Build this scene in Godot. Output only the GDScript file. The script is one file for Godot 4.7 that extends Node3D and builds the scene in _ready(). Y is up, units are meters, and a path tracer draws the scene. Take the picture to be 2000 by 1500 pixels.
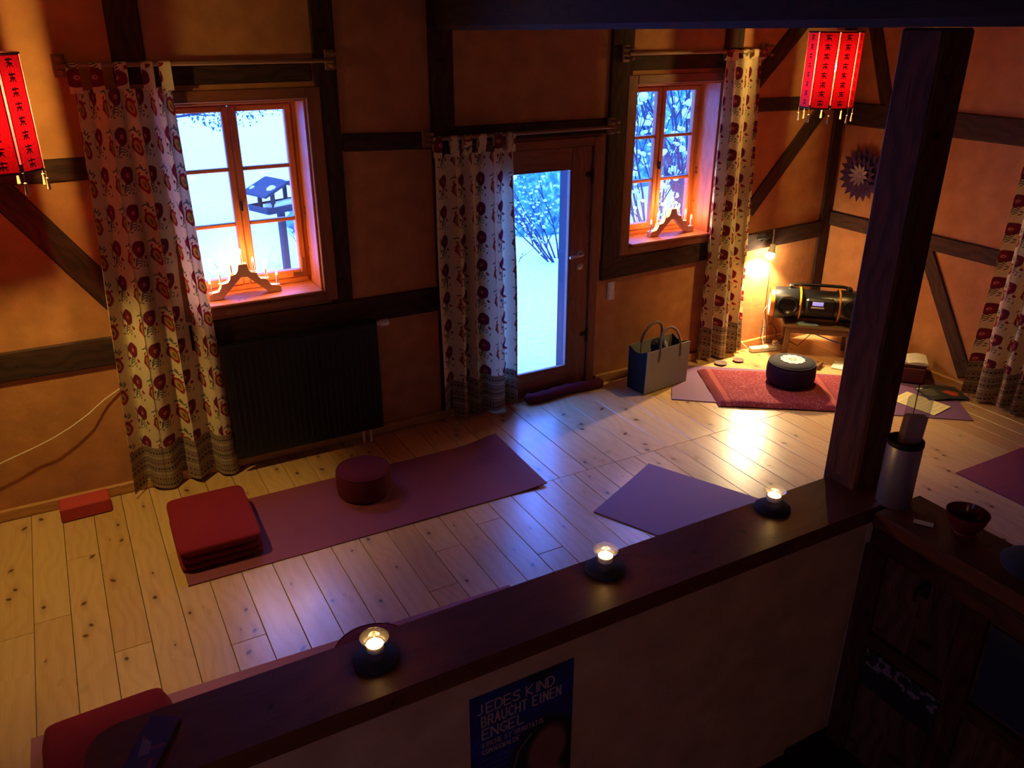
extends Node3D
# A yoga room in an old half-timbered house: lanterns, candle arches, snow light through windows and door.
# Main (back) wall is the plane z = 0, the room lies at z > 0, the garden at z < 0; floor at y = 0.

var M := {}
var used := {}
var rng := RandomNumberGenerator.new()

# ---------------------------------------------------------------- mesh builder
class MB:
	var v := PackedVector3Array()
	var n := PackedVector3Array()
	var uv := PackedVector2Array()
	var t := Transform3D()
	var uvo := Vector2.ZERO

	func tri(a: Vector3, b: Vector3, c: Vector3, na: Vector3, nb: Vector3, nc: Vector3, ua := Vector2.ZERO, ub := Vector2.ZERO, uc := Vector2.ZERO) -> void:
		# a, b, c counter-clockwise from outside; stored clockwise
		v.append(t * a); v.append(t * c); v.append(t * b)
		n.append((t.basis * na).normalized()); n.append((t.basis * nc).normalized()); n.append((t.basis * nb).normalized())
		uv.append(ua); uv.append(uc); uv.append(ub)

	func quad(a: Vector3, b: Vector3, c: Vector3, d: Vector3, ua := Vector2.ZERO, ub := Vector2(1, 0), uc := Vector2(1, 1), ud := Vector2(0, 1)) -> void:
		var m := (b - a).cross(c - a)
		if m.length_squared() < 1e-16:
			m = (c - a).cross(d - a)
		m = m.normalized()
		tri(a, b, c, m, m, m, ua, ub, uc)
		tri(a, c, d, m, m, m, ua, uc, ud)

	func box(c: Vector3, s: Vector3, b := 0.003) -> void:
		# chamfered box, grain (v of the uv) along its longest side
		b = minf(b, minf(s.x, minf(s.y, s.z)) * 0.4)
		var h := s * 0.5
		var g := 0
		if s.y > s.x and s.y >= s.z: g = 1
		elif s.z > s.x and s.z > s.y: g = 2
		var off := uvo
		for ax in 3:
			for sg in [-1.0, 1.0]:
				var u := (ax + 1) % 3
				var w := (ax + 2) % 3
				var pts := []
				for k in [[-1, -1], [1, -1], [1, 1], [-1, 1]]:
					var p := Vector3.ZERO
					p[ax] = sg * h[ax]
					p[u] = k[0] * (h[u] - b)
					p[w] = k[1] * (h[w] - b)
					pts.append(p)
				if sg < 0: pts.reverse()
				var uvs := []
				for p in pts:
					if u == g: uvs.append(Vector2(p[w] + ax * 0.31, p[u]) + off)
					elif w == g: uvs.append(Vector2(p[u] + ax * 0.31, p[w]) + off)
					else: uvs.append(Vector2(p[u], p[w]) + off)
				quad(c + pts[0], c + pts[1], c + pts[2], c + pts[3], uvs[0], uvs[1], uvs[2], uvs[3])
		if b <= 0.0: return
		for ax in 3:
			var u := (ax + 1) % 3
			var w := (ax + 2) % 3
			for su in [-1.0, 1.0]:
				for sw in [-1.0, 1.0]:
					var a0 := Vector3.ZERO; var a1 := Vector3.ZERO
					a0[u] = su * h[u]; a0[w] = sw * (h[w] - b)
					a1[u] = su * (h[u] - b); a1[w] = sw * h[w]
					var e := Vector3.ZERO; e[ax] = h[ax] - b
					var q := [a0 - e, a0 + e, a1 + e, a1 - e]
					var out := a0 + a1
					if ((q[1] - q[0]) as Vector3).cross(q[2] - q[0]).dot(out) < 0: q.reverse()
					var l := e[ax]
					quad(c + q[0], c + q[1], c + q[2], c + q[3], off + Vector2(0, -l), off + Vector2(0, l), off + Vector2(b, l), off + Vector2(b, -l))
		for sx in [-1.0, 1.0]:
			for sy in [-1.0, 1.0]:
				for sz in [-1.0, 1.0]:
					var a := Vector3(sx * h.x, sy * (h.y - b), sz * (h.z - b))
					var d := Vector3(sx * (h.x - b), sy * h.y, sz * (h.z - b))
					var f := Vector3(sx * (h.x - b), sy * (h.y - b), sz * h.z)
					var m := Vector3(sx, sy, sz).normalized()
					if sx * sy * sz > 0: tri(c + a, c + d, c + f, m, m, m, off, off, off)
					else: tri(c + a, c + f, c + d, m, m, m, off, off, off)

	func bar(a: Vector3, b: Vector3, wid: float, dep: float, bev := 0.003, up := Vector3(0, 0, 1)) -> void:
		# a beam from a to b: wid across, dep along up
		var y := (b - a).normalized()
		var z := (up - y * up.dot(y)).normalized()
		var keep := t
		t = t * Transform3D(Basis(y.cross(z), y, z), (a + b) * 0.5)
		box(Vector3.ZERO, Vector3(wid, (b - a).length(), dep), bev)
		t = keep

	func grid(rows: Array, uvs: Array, closed := false, flip := false) -> void:
		var R := rows.size()
		var Cn: int = rows[0].size()
		var nn := []
		for i in R:
			var line := PackedVector3Array()
			for j in Cn:
				var j0 := j - 1; var j1 := j + 1
				if closed:
					if j0 < 0: j0 = Cn - 2
					if j1 > Cn - 1: j1 = 1
				else:
					j0 = maxi(j0, 0); j1 = mini(j1, Cn - 1)
				var i0 := maxi(i - 1, 0); var i1 := mini(i + 1, R - 1)
				var m: Vector3 = (rows[i][j1] - rows[i][j0]).cross(rows[i1][j] - rows[i0][j])
				if m.length_squared() < 1e-18:
					var ia := i0 if i == R - 1 else i1
					m = (rows[ia][j1] - rows[ia][j0]).cross(rows[i1][j] - rows[i0][j])
				m = m.normalized()
				line.append(-m if flip else m)
			nn.append(line)
		for i in R - 1:
			for j in Cn - 1:
				var a: Vector3 = rows[i][j]; var b: Vector3 = rows[i][j + 1]
				var c: Vector3 = rows[i + 1][j + 1]; var d: Vector3 = rows[i + 1][j]
				if flip:
					if b != c: tri(a, c, b, nn[i][j], nn[i + 1][j + 1], nn[i][j + 1], uvs[i][j], uvs[i + 1][j + 1], uvs[i][j + 1])
					tri(a, d, c, nn[i][j], nn[i + 1][j], nn[i + 1][j + 1], uvs[i][j], uvs[i + 1][j], uvs[i + 1][j + 1])
				else:
					tri(a, b, c, nn[i][j], nn[i][j + 1], nn[i + 1][j + 1], uvs[i][j], uvs[i][j + 1], uvs[i + 1][j + 1])
					tri(a, c, d, nn[i][j], nn[i + 1][j + 1], nn[i + 1][j], uvs[i][j], uvs[i + 1][j + 1], uvs[i + 1][j])

	func lathe(prof: Array, seg := 24, sx := 1.0, sz := 1.0) -> void:
		# prof: Vector2(radius, y) from bottom-outside upwards
		var P := prof.size()
		var sn := []
		for i in P - 1:
			var d: Vector2 = prof[i + 1] - prof[i]
			sn.append(Vector2(d.y, -d.x).normalized())
		for i in P - 1:
			var n0: Vector2 = sn[i]; var n1: Vector2 = sn[i]
			if i > 0 and sn[i - 1].dot(sn[i]) > 0.7: n0 = (sn[i - 1] + sn[i]).normalized()
			if i < P - 2 and sn[i + 1].dot(sn[i]) > 0.7: n1 = (sn[i + 1] + sn[i]).normalized()
			for k in seg:
				var a0 := TAU * k / seg; var a1 := TAU * (k + 1) / seg
				var c0 := Vector3(cos(a0) * sx, 0, sin(a0) * sz); var c1 := Vector3(cos(a1) * sx, 0, sin(a1) * sz)
				var y := Vector3.UP
				var p0: Vector2 = prof[i]; var p1: Vector2 = prof[i + 1]
				var A := c0 * p0.x + y * p0.y; var B := c1 * p0.x + y * p0.y
				var Cc := c1 * p1.x + y * p1.y; var D := c0 * p1.x + y * p1.y
				var u0 := float(k) / seg; var u1 := float(k + 1) / seg
				if p0.x > 1e-6: tri(A, Cc, B, c0 * n0.x + y * n0.y, c1 * n1.x + y * n1.y, c1 * n0.x + y * n0.y, Vector2(u0, p0.y), Vector2(u1, p1.y), Vector2(u1, p0.y))
				if p1.x > 1e-6: tri(A, D, Cc, c0 * n0.x + y * n0.y, c0 * n1.x + y * n1.y, c1 * n1.x + y * n1.y, Vector2(u0, p0.y), Vector2(u0, p1.y), Vector2(u1, p1.y))

	func tube(pts: Array, rad, seg := 8, caps := true) -> void:
		var R := []
		for i in pts.size(): R.append(rad[i] if rad is Array else rad)
		var up := Vector3(0.13, 0.97, 0.21).normalized()
		var rings := []; var nrm := []
		var acc := 0.0; var vs := []
		for i in pts.size():
			var d: Vector3 = (pts[mini(i + 1, pts.size() - 1)] - pts[maxi(i - 1, 0)]).normalized()
			if i > 0: acc += (pts[i] - pts[i - 1]).length()
			vs.append(acc)
			if absf(d.dot(up)) > 0.97: up = Vector3(0.9, 0.1, 0.42).normalized() if absf(d.dot(Vector3(0.9, 0.1, 0.42).normalized())) < 0.9 else Vector3(0, 0, 1)
			var s := d.cross(up).normalized(); up = s.cross(d).normalized()
			var ring := PackedVector3Array(); var rn := PackedVector3Array()
			for k in seg + 1:
				var a := TAU * k / seg
				var o := s * cos(a) + up * sin(a)
				ring.append(pts[i] + o * R[i]); rn.append(o)
			rings.append(ring); nrm.append(rn)
		for i in pts.size() - 1:
			for k in seg:
				var u0 := float(k) / seg * 0.05; var u1 := float(k + 1) / seg * 0.05
				tri(rings[i][k], rings[i + 1][k + 1], rings[i][k + 1], nrm[i][k], nrm[i + 1][k + 1], nrm[i][k + 1], Vector2(u0, vs[i]), Vector2(u1, vs[i + 1]), Vector2(u1, vs[i]))
				tri(rings[i][k], rings[i + 1][k], rings[i + 1][k + 1], nrm[i][k], nrm[i + 1][k], nrm[i + 1][k + 1], Vector2(u0, vs[i]), Vector2(u0, vs[i + 1]), Vector2(u1, vs[i + 1]))
		if caps:
			for e in [0, pts.size() - 1]:
				var q: int = 1 if e == 0 else pts.size() - 2
				var m: Vector3 = (pts[e] - pts[q]).normalized()
				for k in seg:
					if e == 0: tri(pts[e], rings[e][k], rings[e][k + 1], m, m, m)
					else: tri(pts[e], rings[e][k + 1], rings[e][k], m, m, m)

	func prism(poly: PackedVector2Array, d: float, sc := 1.0) -> void:
		# polygon in x/y, extruded from z = -d/2 to d/2
		var P := poly
		if Geometry2D.is_polygon_clockwise(P): P.reverse()
		var ids := Geometry2D.triangulate_polygon(P)
		for k in range(0, ids.size(), 3):
			var a := P[ids[k]]; var b := P[ids[k + 1]]; var c := P[ids[k + 2]]
			if (b - a).cross(c - a) < 0:
				var s := b; b = c; c = s
			var f := Vector3(0, 0, 1)
			tri(Vector3(a.x, a.y, d / 2), Vector3(b.x, b.y, d / 2), Vector3(c.x, c.y, d / 2), f, f, f, a * sc + uvo, b * sc + uvo, c * sc + uvo)
			tri(Vector3(a.x, a.y, -d / 2), Vector3(c.x, c.y, -d / 2), Vector3(b.x, b.y, -d / 2), -f, -f, -f, a * sc + uvo, c * sc + uvo, b * sc + uvo)
		for k in P.size():
			var a := P[k]; var b := P[(k + 1) % P.size()]
			var l := (b - a).length()
			quad(Vector3(a.x, a.y, -d / 2), Vector3(b.x, b.y, -d / 2), Vector3(b.x, b.y, d / 2), Vector3(a.x, a.y, d / 2), uvo, uvo + Vector2(l, 0), uvo + Vector2(l, d), uvo + Vector2(0, d))

	func mesh() -> ArrayMesh:
		var a := []
		a.resize(Mesh.ARRAY_MAX)
		a[Mesh.ARRAY_VERTEX] = v; a[Mesh.ARRAY_NORMAL] = n; a[Mesh.ARRAY_TEX_UV] = uv
		var m := ArrayMesh.new()
		m.add_surface_from_arrays(Mesh.PRIMITIVE_TRIANGLES, a)
		return m

# ---------------------------------------------------------------- naming and tagging
func numbered(called: String) -> String:
	var k: int = used.get(called, 0)
	used[called] = k + 1
	return called if k == 0 else "%s_%03d" % [called, k]

func tag(o: Node3D, label: String, category := "", group := "", kind := "") -> Node3D:
	if label: o.set_meta("label", label)
	if category: o.set_meta("category", category)
	if group: o.set_meta("group", group)
	if kind: o.set_meta("kind", kind)
	return o

func thing(called: String, label: String, category: String, at := Vector3.ZERO, turn := 0.0, group := "") -> Node3D:
	var o := Node3D.new()
	o.name = numbered(called)
	add_child(o)
	o.position = at
	o.rotation.y = turn
	return tag(o, label, category, group)

func put(b: MB, called: String, m: Material, parent: Node = self) -> MeshInstance3D:
	var o := MeshInstance3D.new()
	o.name = numbered(called) if parent == self else called
	o.mesh = b.mesh()
	o.material_override = m
	o.cast_shadow = GeometryInstance3D.SHADOW_CASTING_SETTING_ON
	parent.add_child(o, true)
	return o

func inst(m: Mesh, called: String, mt: Material, parent: Node, at := Vector3.ZERO) -> MeshInstance3D:
	var o := MeshInstance3D.new()
	o.name = called
	o.mesh = m
	o.material_override = mt
	o.position = at
	parent.add_child(o, true)
	return o

func struct(b: MB, called: String, m: Material, label: String) -> MeshInstance3D:
	var o := put(b, called, m)
	return tag(o, label, "", "", "structure")

func lin(r: float, g: float, b: float) -> Color:
	return Color(r, g, b).linear_to_srgb()

# ---------------------------------------------------------------- materials and computed textures
func mat(called: String, c: Color, rough := 0.7, metal := 0.0) -> StandardMaterial3D:
	var m := StandardMaterial3D.new()
	m.resource_name = called
	m.albedo_color = c
	m.roughness = rough
	m.metallic = metal
	M[called] = m
	return m

func noise(sd: int, f: float, oct := 3) -> FastNoiseLite:
	var q := FastNoiseLite.new()
	q.seed = sd
	q.frequency = f
	q.noise_type = FastNoiseLite.TYPE_SIMPLEX_SMOOTH
	q.fractal_octaves = oct
	return q

func img(w: int, h: int) -> PackedByteArray:
	var a := PackedByteArray()
	a.resize(w * h * 3)
	return a

func tex(a: PackedByteArray, w: int, h: int) -> ImageTexture:
	return ImageTexture.create_from_image(Image.create_from_data(w, h, false, Image.FORMAT_RGB8, a))

func px(a: PackedByteArray, w: int, x: int, y: int, c: Color, k := 1.0) -> void:
	var h: int = a.size() / 3 / w
	x = posmod(x, w); y = posmod(y, h)
	var i := (y * w + x) * 3
	a[i] = int(lerpf(a[i], c.r8, k)); a[i + 1] = int(lerpf(a[i + 1], c.g8, k)); a[i + 2] = int(lerpf(a[i + 2], c.b8, k))

func blot(a: PackedByteArray, w: int, cx: float, cy: float, rx: float, ry: float, rot: float, c: Color, k := 1.0, soft := 0.15, wob := 0.0, sd := 0.0) -> void:
	var r := int(ceil(maxf(rx, ry) * (1.0 + soft + wob)))
	var cr := cos(rot); var sr := sin(rot)
	for y in range(-r, r + 1):
		for x in range(-r, r + 1):
			var u := (x * cr + y * sr) / rx
			var v := (-x * sr + y * cr) / ry
			var d := sqrt(u * u + v * v)
			if wob > 0.0: d *= 1.0 + wob * sin(atan2(v, u) * 3.0 + sd) + wob * 0.6 * sin(atan2(v, u) * 5.0 + sd * 2.0)
			if d < 1.0 + soft: px(a, w, int(cx) + x, int(cy) + y, c, k * clampf((1.0 + soft - d) / (2.0 * soft), 0.0, 1.0))

func stroke(a: PackedByteArray, w: int, pts: Array, r: float, c: Color, k := 1.0) -> void:
	for i in pts.size() - 1:
		var p: Vector2 = pts[i]; var q: Vector2 = pts[i + 1]
		var st := maxi(1, int((q - p).length() / maxf(0.6, r * 0.5)))
		for s in st + 1:
			var o := p.lerp(q, float(s) / st)
			blot(a, w, o.x, o.y, r, r, 0.0, c, k, 0.3)

func wood_tex(w: int, h: int, sd: int, base: Color, dark: Color, strips: int, knots: int, knotc: Color, streak := 0.5) -> ImageTexture:
	# grain runs along y; strips side by side, each with a tone and knots of its own
	var a := img(w, h)
	var nz := noise(sd, 1.0, 3)
	var sw := w / strips
	var r := RandomNumberGenerator.new()
	r.seed = sd
	var tone := []
	for s in strips: tone.append(r.randf_range(-0.12, 0.3))
	for y in h:
		for x in w:
			var s := mini(x / sw, strips - 1)
			var fx := float(x) / sw
			var wob := nz.get_noise_2d(fx * 0.35 + s * 17.0, y * 0.0022 + s * 9.0)
			var fine := nz.get_noise_2d(x * 0.22, y * 0.006 + s * 31.0)
			var ring := 0.5 + 0.5 * sin((fx * 3.0 + wob * 1.6 + 0.35 * fine) * TAU)
			var k := clampf(streak * (0.55 * ring * ring + 0.45 * (0.5 + fine)) + tone[s], 0.0, 1.0)
			var i := (y * w + x) * 3
			a[i] = int(lerpf(base.r8, dark.r8, k)); a[i + 1] = int(lerpf(base.g8, dark.g8, k)); a[i + 2] = int(lerpf(base.b8, dark.b8, k))
	for s in strips:
		for q in knots:
			var cx := s * sw + r.randf_range(0.18, 0.82) * sw
			var cy := r.randf() * h
			var rr := r.randf_range(0.014, 0.04) * sw * (1.7 if r.randf() < 0.15 else 1.0)
			var st := r.randf_range(1.0, 2.6)
			blot(a, w, cx, cy, rr * 2.4, rr * 4.5, 0.0, knotc.lerp(base, 0.55), 0.45, 0.9)
			blot(a, w, cx, cy, rr * st, rr, r.randf_range(-0.5, 0.5), knotc, 0.9, 0.4)
	return tex(a, w, h)

func mottle(called: String, sd: int, f: float, lo: Color, hi: Color, size := 512) -> NoiseTexture2D:
	var t := NoiseTexture2D.new()
	t.resource_name = called
	t.width = size; t.height = size; t.seamless = true
	t.noise = noise(sd, f, 4)
	var g := Gradient.new()
	g.set_color(0, lo); g.set_color(1, hi)
	t.color_ramp = g
	return t

func bumpy(m: StandardMaterial3D, sd: int, f: float, cm: float, scale := 1.0, world := true) -> void:
	var t := NoiseTexture2D.new()
	t.width = 512; t.height = 512; t.seamless = true
	t.noise = noise(sd, f, 4)
	m.heightmap_enabled = true
	m.heightmap_texture = t
	m.heightmap_scale = cm
	if world:
		m.uv1_triplanar = true
		m.uv1_world_triplanar = true
		m.uv1_scale = Vector3.ONE * scale

func print_tex() -> ImageTexture:
	# block-printed curtain cotton: 0.44 m wide, 0.17 m high repeat; columns of round flowers and of almond buds with sprigs
	var w := 1056; var h := 408
	var a := img(w, h)
	var nz := noise(5, 0.02, 3)
	for y in h:
		for x in w:
			var k := 0.03 * nz.get_noise_2d(x, y) + (0.012 if (x + y) % 2 == 0 else 0.0)
			var i := (y * w + x) * 3
			a[i] = int(clampf(232 * (1 + k), 0, 255)); a[i + 1] = int(clampf(212 * (1 + k), 0, 255)); a[i + 2] = int(clampf(164 * (1 + k), 0, 255))
	var wine := Color8(112, 16, 46); var red := Color8(150, 26, 34); var leaf := Color8(100, 98, 80); var gold := Color8(196, 152, 50); var pink := Color8(214, 150, 130)
	for col in 4:
		var cx := 132.0 + col * 264.0
		if col % 2 == 0:
			var cy := 150.0
			# curled fronds above the flower
			for s in 4:
				var p := []
				for k in 9:
					var f := k / 8.0
					p.append(Vector2(cx - 62 + f * 100.0 - s * 6, cy + 132 + s * 22 - sin(f * PI * 0.8) * (62 - s * 8)))
				stroke(a, w, p, 6.5, leaf, 0.95)
			blot(a, w, cx + 52, cy + 160, 16, 11, 0.6, leaf, 0.9)
			blot(a, w, cx, cy, 98, 92, 0.2, wine, 1.0, 0.05, 0.05, 1.3)
			blot(a, w, cx - 4, cy + 6, 50, 48, 0.0, red.lerp(wine, 0.3), 0.8, 0.3)
			blot(a, w, cx + 4, cy + 6, 24, 22, 0.0, pink, 1.0, 0.2)
			blot(a, w, cx + 8, cy + 8, 10, 9, 0.0, wine, 1.0, 0.3)
			for s in 5: blot(a, w, cx - 110 + s * 52, cy + 205 + 14 * sin(s * 2.0), 20, 9, 0.5 - s * 0.4, leaf, 0.85, 0.2)
			stroke(a, w, [Vector2(cx - 120, cy - 70), Vector2(cx - 100, cy), Vector2(cx - 118, cy + 70), Vector2(cx - 96, cy + 150)], 4.0, leaf, 0.85)
			blot(a, w, cx + 92, cy + 118, 24, 18, 0.9, red, 0.95, 0.1, 0.1, 0.4)
			blot(a, w, cx - 92, cy + 110, 20, 15, -0.6, wine, 0.9, 0.1, 0.1, 2.0)
		else:
			var cy := 270.0
			blot(a, w, cx, cy, 72, 102, -0.5, red, 1.0, 0.06, 0.07, 0.5)
			blot(a, w, cx, cy, 44, 68, -0.5, gold, 1.0, 0.08)
			blot(a, w, cx + 6, cy + 6, 16, 34, -0.5, leaf, 0.9, 0.2)
			stroke(a, w, [Vector2(cx - 40, cy - 82), Vector2(cx - 62, cy - 108), Vector2(cx - 34, cy - 124)], 8.0, red, 0.95)
			stroke(a, w, [Vector2(cx - 90, cy - 160), Vector2(cx - 30, cy - 180), Vector2(cx + 20, cy - 150), Vector2(cx + 60, cy - 170)], 7.0, leaf, 0.95)
			blot(a, w, cx - 6, cy - 188, 30, 16, 1.0, leaf, 0.9)
			blot(a, w, cx + 56, cy - 130, 26, 14, -0.7, leaf, 0.9)
			blot(a, w, cx + 70, cy - 60, 18, 14, 0.4, red, 0.9)
			blot(a, w, cx - 78, cy + 10, 14, 12, 0.4, wine, 0.9)
	return tex(a, w, h)

func border_tex() -> ImageTexture:
	# hem band, 0.11 m repeat wide, 0.24 m high: rows of dark lozenges and stripes on grey-brown
	var w := 264; var h := 576
	var a := img(w, h)
	var nz := noise(8, 0.06, 3)
	for y in h:
		for x in w:
			var k := 0.10 * nz.get_noise_2d(x, y)
			var i := (y * w + x) * 3
			a[i] = int(clampf(150 * (1 + k), 0, 255)); a[i + 1] = int(clampf(128 * (1 + k), 0, 255)); a[i + 2] = int(clampf(98 * (1 + k), 0, 255))
	var dark := Color8(58, 40, 34); var pale := Color8(206, 190, 156); var wine := Color8(96, 26, 40)
	for row in 8:
		var y0 := 36.0 + row * 72.0
		for s in 6:
			var x0 := 22.0 + s * 44.0
			if row % 3 == 0: blot(a, w, x0, y0, 15, 12, 0.78, dark, 1.0, 0.12)
			elif row % 3 == 1: stroke(a, w, [Vector2(x0 - 22, y0), Vector2(x0, y0 - 14), Vector2(x0 + 22, y0)], 4.5, pale, 0.9)
			else: blot(a, w, x0, y0, 9, 14, 0.0, wine, 1.0, 0.15)
		for x in w:
			for q in 4: px(a, w, x, int(y0) + 32 + q, pale if row % 2 == 0 else dark, 0.8)
	return tex(a, w, h)

func lantern_tex() -> ImageTexture:
	# red paper panel with a column of dark brush characters and a dark edge
	var w := 160; var h := 560
	var a := img(w, h)
	var nz := noise(12, 0.05, 3)
	for y in h:
		for x in w:
			var k := 0.16 * nz.get_noise_2d(x, y)
			var i := (y * w + x) * 3
			a[i] = int(clampf(222 * (1 + k), 0, 255)); a[i + 1] = int(clampf(14 * (1 + k), 0, 255)); a[i + 2] = int(clampf(34 * (1 + k), 0, 255))
	var ink := Color8(30, 4, 8)
	var r := RandomNumberGenerator.new()
	r.seed = 77
	for g in 8:
		var c := Vector2(80, 40 + g * 68)
		stroke(a, w, [c + Vector2(-22, -12), c + Vector2(22, -14)], 3.4, ink)
		stroke(a, w, [c + Vector2(0, -22), c + Vector2(r.randf_range(-3, 3), 20)], 3.2, ink)
		stroke(a, w, [c + Vector2(-18, r.randf_range(-2, 6)), c + Vector2(18, r.randf_range(-2, 6))], 3.2, ink)
		stroke(a, w, [c + Vector2(-4, 4), c + Vector2(-20, 20)], 3.2, ink)
		stroke(a, w, [c + Vector2(4, 4), c + Vector2(20, 20)], 3.2, ink)
		if r.randf() < 0.6: stroke(a, w, [c + Vector2(-14, -20), c + Vector2(-10, -6)], 3.0, ink)
	for y in h:
		for x in 7:
			px(a, w, x, y, ink, 0.92); px(a, w, w - 1 - x, y, ink, 0.92)
	for x in w:
		for y in 9:
			px(a, w, x, y, ink, 0.85); px(a, w, x, h - 1 - y, ink, 0.85)
	return tex(a, w, h)

func rug_tex() -> ImageTexture:
	var w := 512; var h := 384
	var a := img(w, h)
	var nz := noise(21, 0.035, 3); var nf := noise(22, 0.25, 2)
	for y in h:
		for x in w:
			var k := nz.get_noise_2d(x, y)
			var f := 0.16 * nf.get_noise_2d(x, y)
			var c := Color8(134, 44, 60)
			if absf(k) < 0.07 and x > 70: c = Color8(176, 96, 96)
			if x > 34 and x < 60: c = Color8(176, 92, 84) if (y / 9) % 2 == 0 else Color8(150, 58, 64)
			var i := (y * w + x) * 3
			a[i] = int(clampf(c.r8 * (1 + f), 0, 255)); a[i + 1] = int(clampf(c.g8 * (1 + f), 0, 255)); a[i + 2] = int(clampf(c.b8 * (1 + f), 0, 255))
	return tex(a, w, h)

func letters(a: PackedByteArray, w: int, text: String, x: float, y: float, hh: float, c: Color, r := 2.0, wide := 0.62) -> void:
	# plain stroke capitals for printed matter
	var F := {"A": [[0, 1, .5, 0, 1, 1], [.2, .65, .8, .65]], "B": [[0, 0, 0, 1, .8, 1, 1, .75, .8, .5, 0, .5], [0, 0, .7, 0, .9, .25, .7, .5]], "C": [[1, .15, .6, 0, .15, .2, 0, .5, .15, .8, .6, 1, 1, .85]], "D": [[0, 0, 0, 1, .6, 1, 1, .7, 1, .3, .6, 0, 0, 0]], "E": [[1, 0, 0, 0, 0, 1, 1, 1], [0, .5, .8, .5]], "G": [[1, .15, .6, 0, .15, .2, 0, .5, .15, .8, .6, 1, 1, .85, 1, .55, .6, .55]], "H": [[0, 0, 0, 1], [1, 0, 1, 1], [0, .5, 1, .5]], "I": [[.3, 0, .3, 1]], "J": [[.7, 0, .7, .8, .4, 1, .1, .9]], "K": [[0, 0, 0, 1], [1, 0, 0, .55, 1, 1]], "L": [[0, 0, 0, 1, .9, 1]], "N": [[0, 1, 0, 0, 1, 1, 1, 0]], "O": [[.5, 0, .1, .2, 0, .5, .1, .8, .5, 1, .9, .8, 1, .5, .9, .2, .5, 0]], "R": [[0, 1, 0, 0, .8, 0, 1, .25, .8, .5, 0, .5], [.5, .5, 1, 1]], "S": [[1, .12, .6, 0, .1, .15, .1, .38, .9, .6, .95, .85, .5, 1, 0, .88]], "T": [[0, 0, 1, 0], [.5, 0, .5, 1]], "U": [[0, 0, 0, .75, .3, 1, .7, 1, 1, .75, 1, 0]], "W": [[0, 0, .25, 1, .5, .3, .75, 1, 1, 0]]}
	for ch in text:
		if F.has(ch):
			for s in F[ch]:
				var p := []
				for k in range(0, s.size(), 2): p.append(Vector2(x + s[k] * hh * wide, y + s[k + 1] * hh))
				stroke(a, w, p, r, c)
		x += hh * (wide + 0.22) if ch != "I" and ch != " " else hh * 0.42

func poster_tex() -> ImageTexture:
	var w := 420; var h := 600
	var a := img(w, h)
	var nz := noise(31, 0.012, 3)
	for y in h:
		for x in w:
			var k := 0.35 * nz.get_noise_2d(x, y)
			var i := (y * w + x) * 3
			a[i] = int(clampf(26 * (1 + k), 0, 255)); a[i + 1] = int(clampf(40 * (1 + k), 0, 255)); a[i + 2] = int(clampf(120 * (1 + k), 0, 255))
	var cream := Color8(206, 176, 150)
	blot(a, w, 300, 420, 150, 210, 0.1, Color8(16, 16, 24), 1.0, 0.1)
	blot(a, w, 314, 372, 84, 116, 0.1, Color8(150, 92, 76), 1.0, 0.15)
	blot(a, w, 300, 520, 100, 70, 0.0, Color8(160, 104, 84), 1.0, 0.2)
	stroke(a, w, [Vector2(246, 262), Vector2(190, 320), Vector2(168, 410), Vector2(180, 500)], 3.0, Color8(150, 120, 96))
	letters(a, w, "JEDES KIND", 28, 40, 42, cream, 3.0)
	letters(a, w, "BRAUCHT EINEN", 44, 96, 42, cream, 3.0, 0.42)
	letters(a, w, "ENGEL", 46, 152, 42, cream, 3.0)
	letters(a, w, "KIRCHE ST TRINITATIS", 46, 212, 20, cream, 1.6, 0.5)
	letters(a, w, "KONIGSWALDE", 46, 244, 20, cream, 1.6, 0.5)
	for k in 7:
		for s in 8: stroke(a, w, [Vector2(46 + s * 14, 292 + k * 26), Vector2(54 + s * 14, 292 + k * 26)], 1.8, Color8(120, 110, 130), 0.7)
	return tex(a, w, h)

func page_tex(base: Color, ink: Color, sd: int, head := false) -> ImageTexture:
	# a printed page: rows of words too small to read
	var w := 256; var h := 360
	var a := img(w, h)
	var r := RandomNumberGenerator.new()
	r.seed = sd
	for i in w * h:
		a[i * 3] = base.r8; a[i * 3 + 1] = base.g8; a[i * 3 + 2] = base.b8
	var y := 30
	while y < h - 24:
		var x := 24
		while x < w - 40:
			var l := r.randi_range(6, 26)
			for q in l:
				for z in 3: px(a, w, x + q, y + z, ink, r.randf_range(0.3, 0.8))
			x += l + 6
			if r.randf() < 0.06: break
		y += 9 if not head or y > 60 else 20
	return tex(a, w, h)

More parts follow.
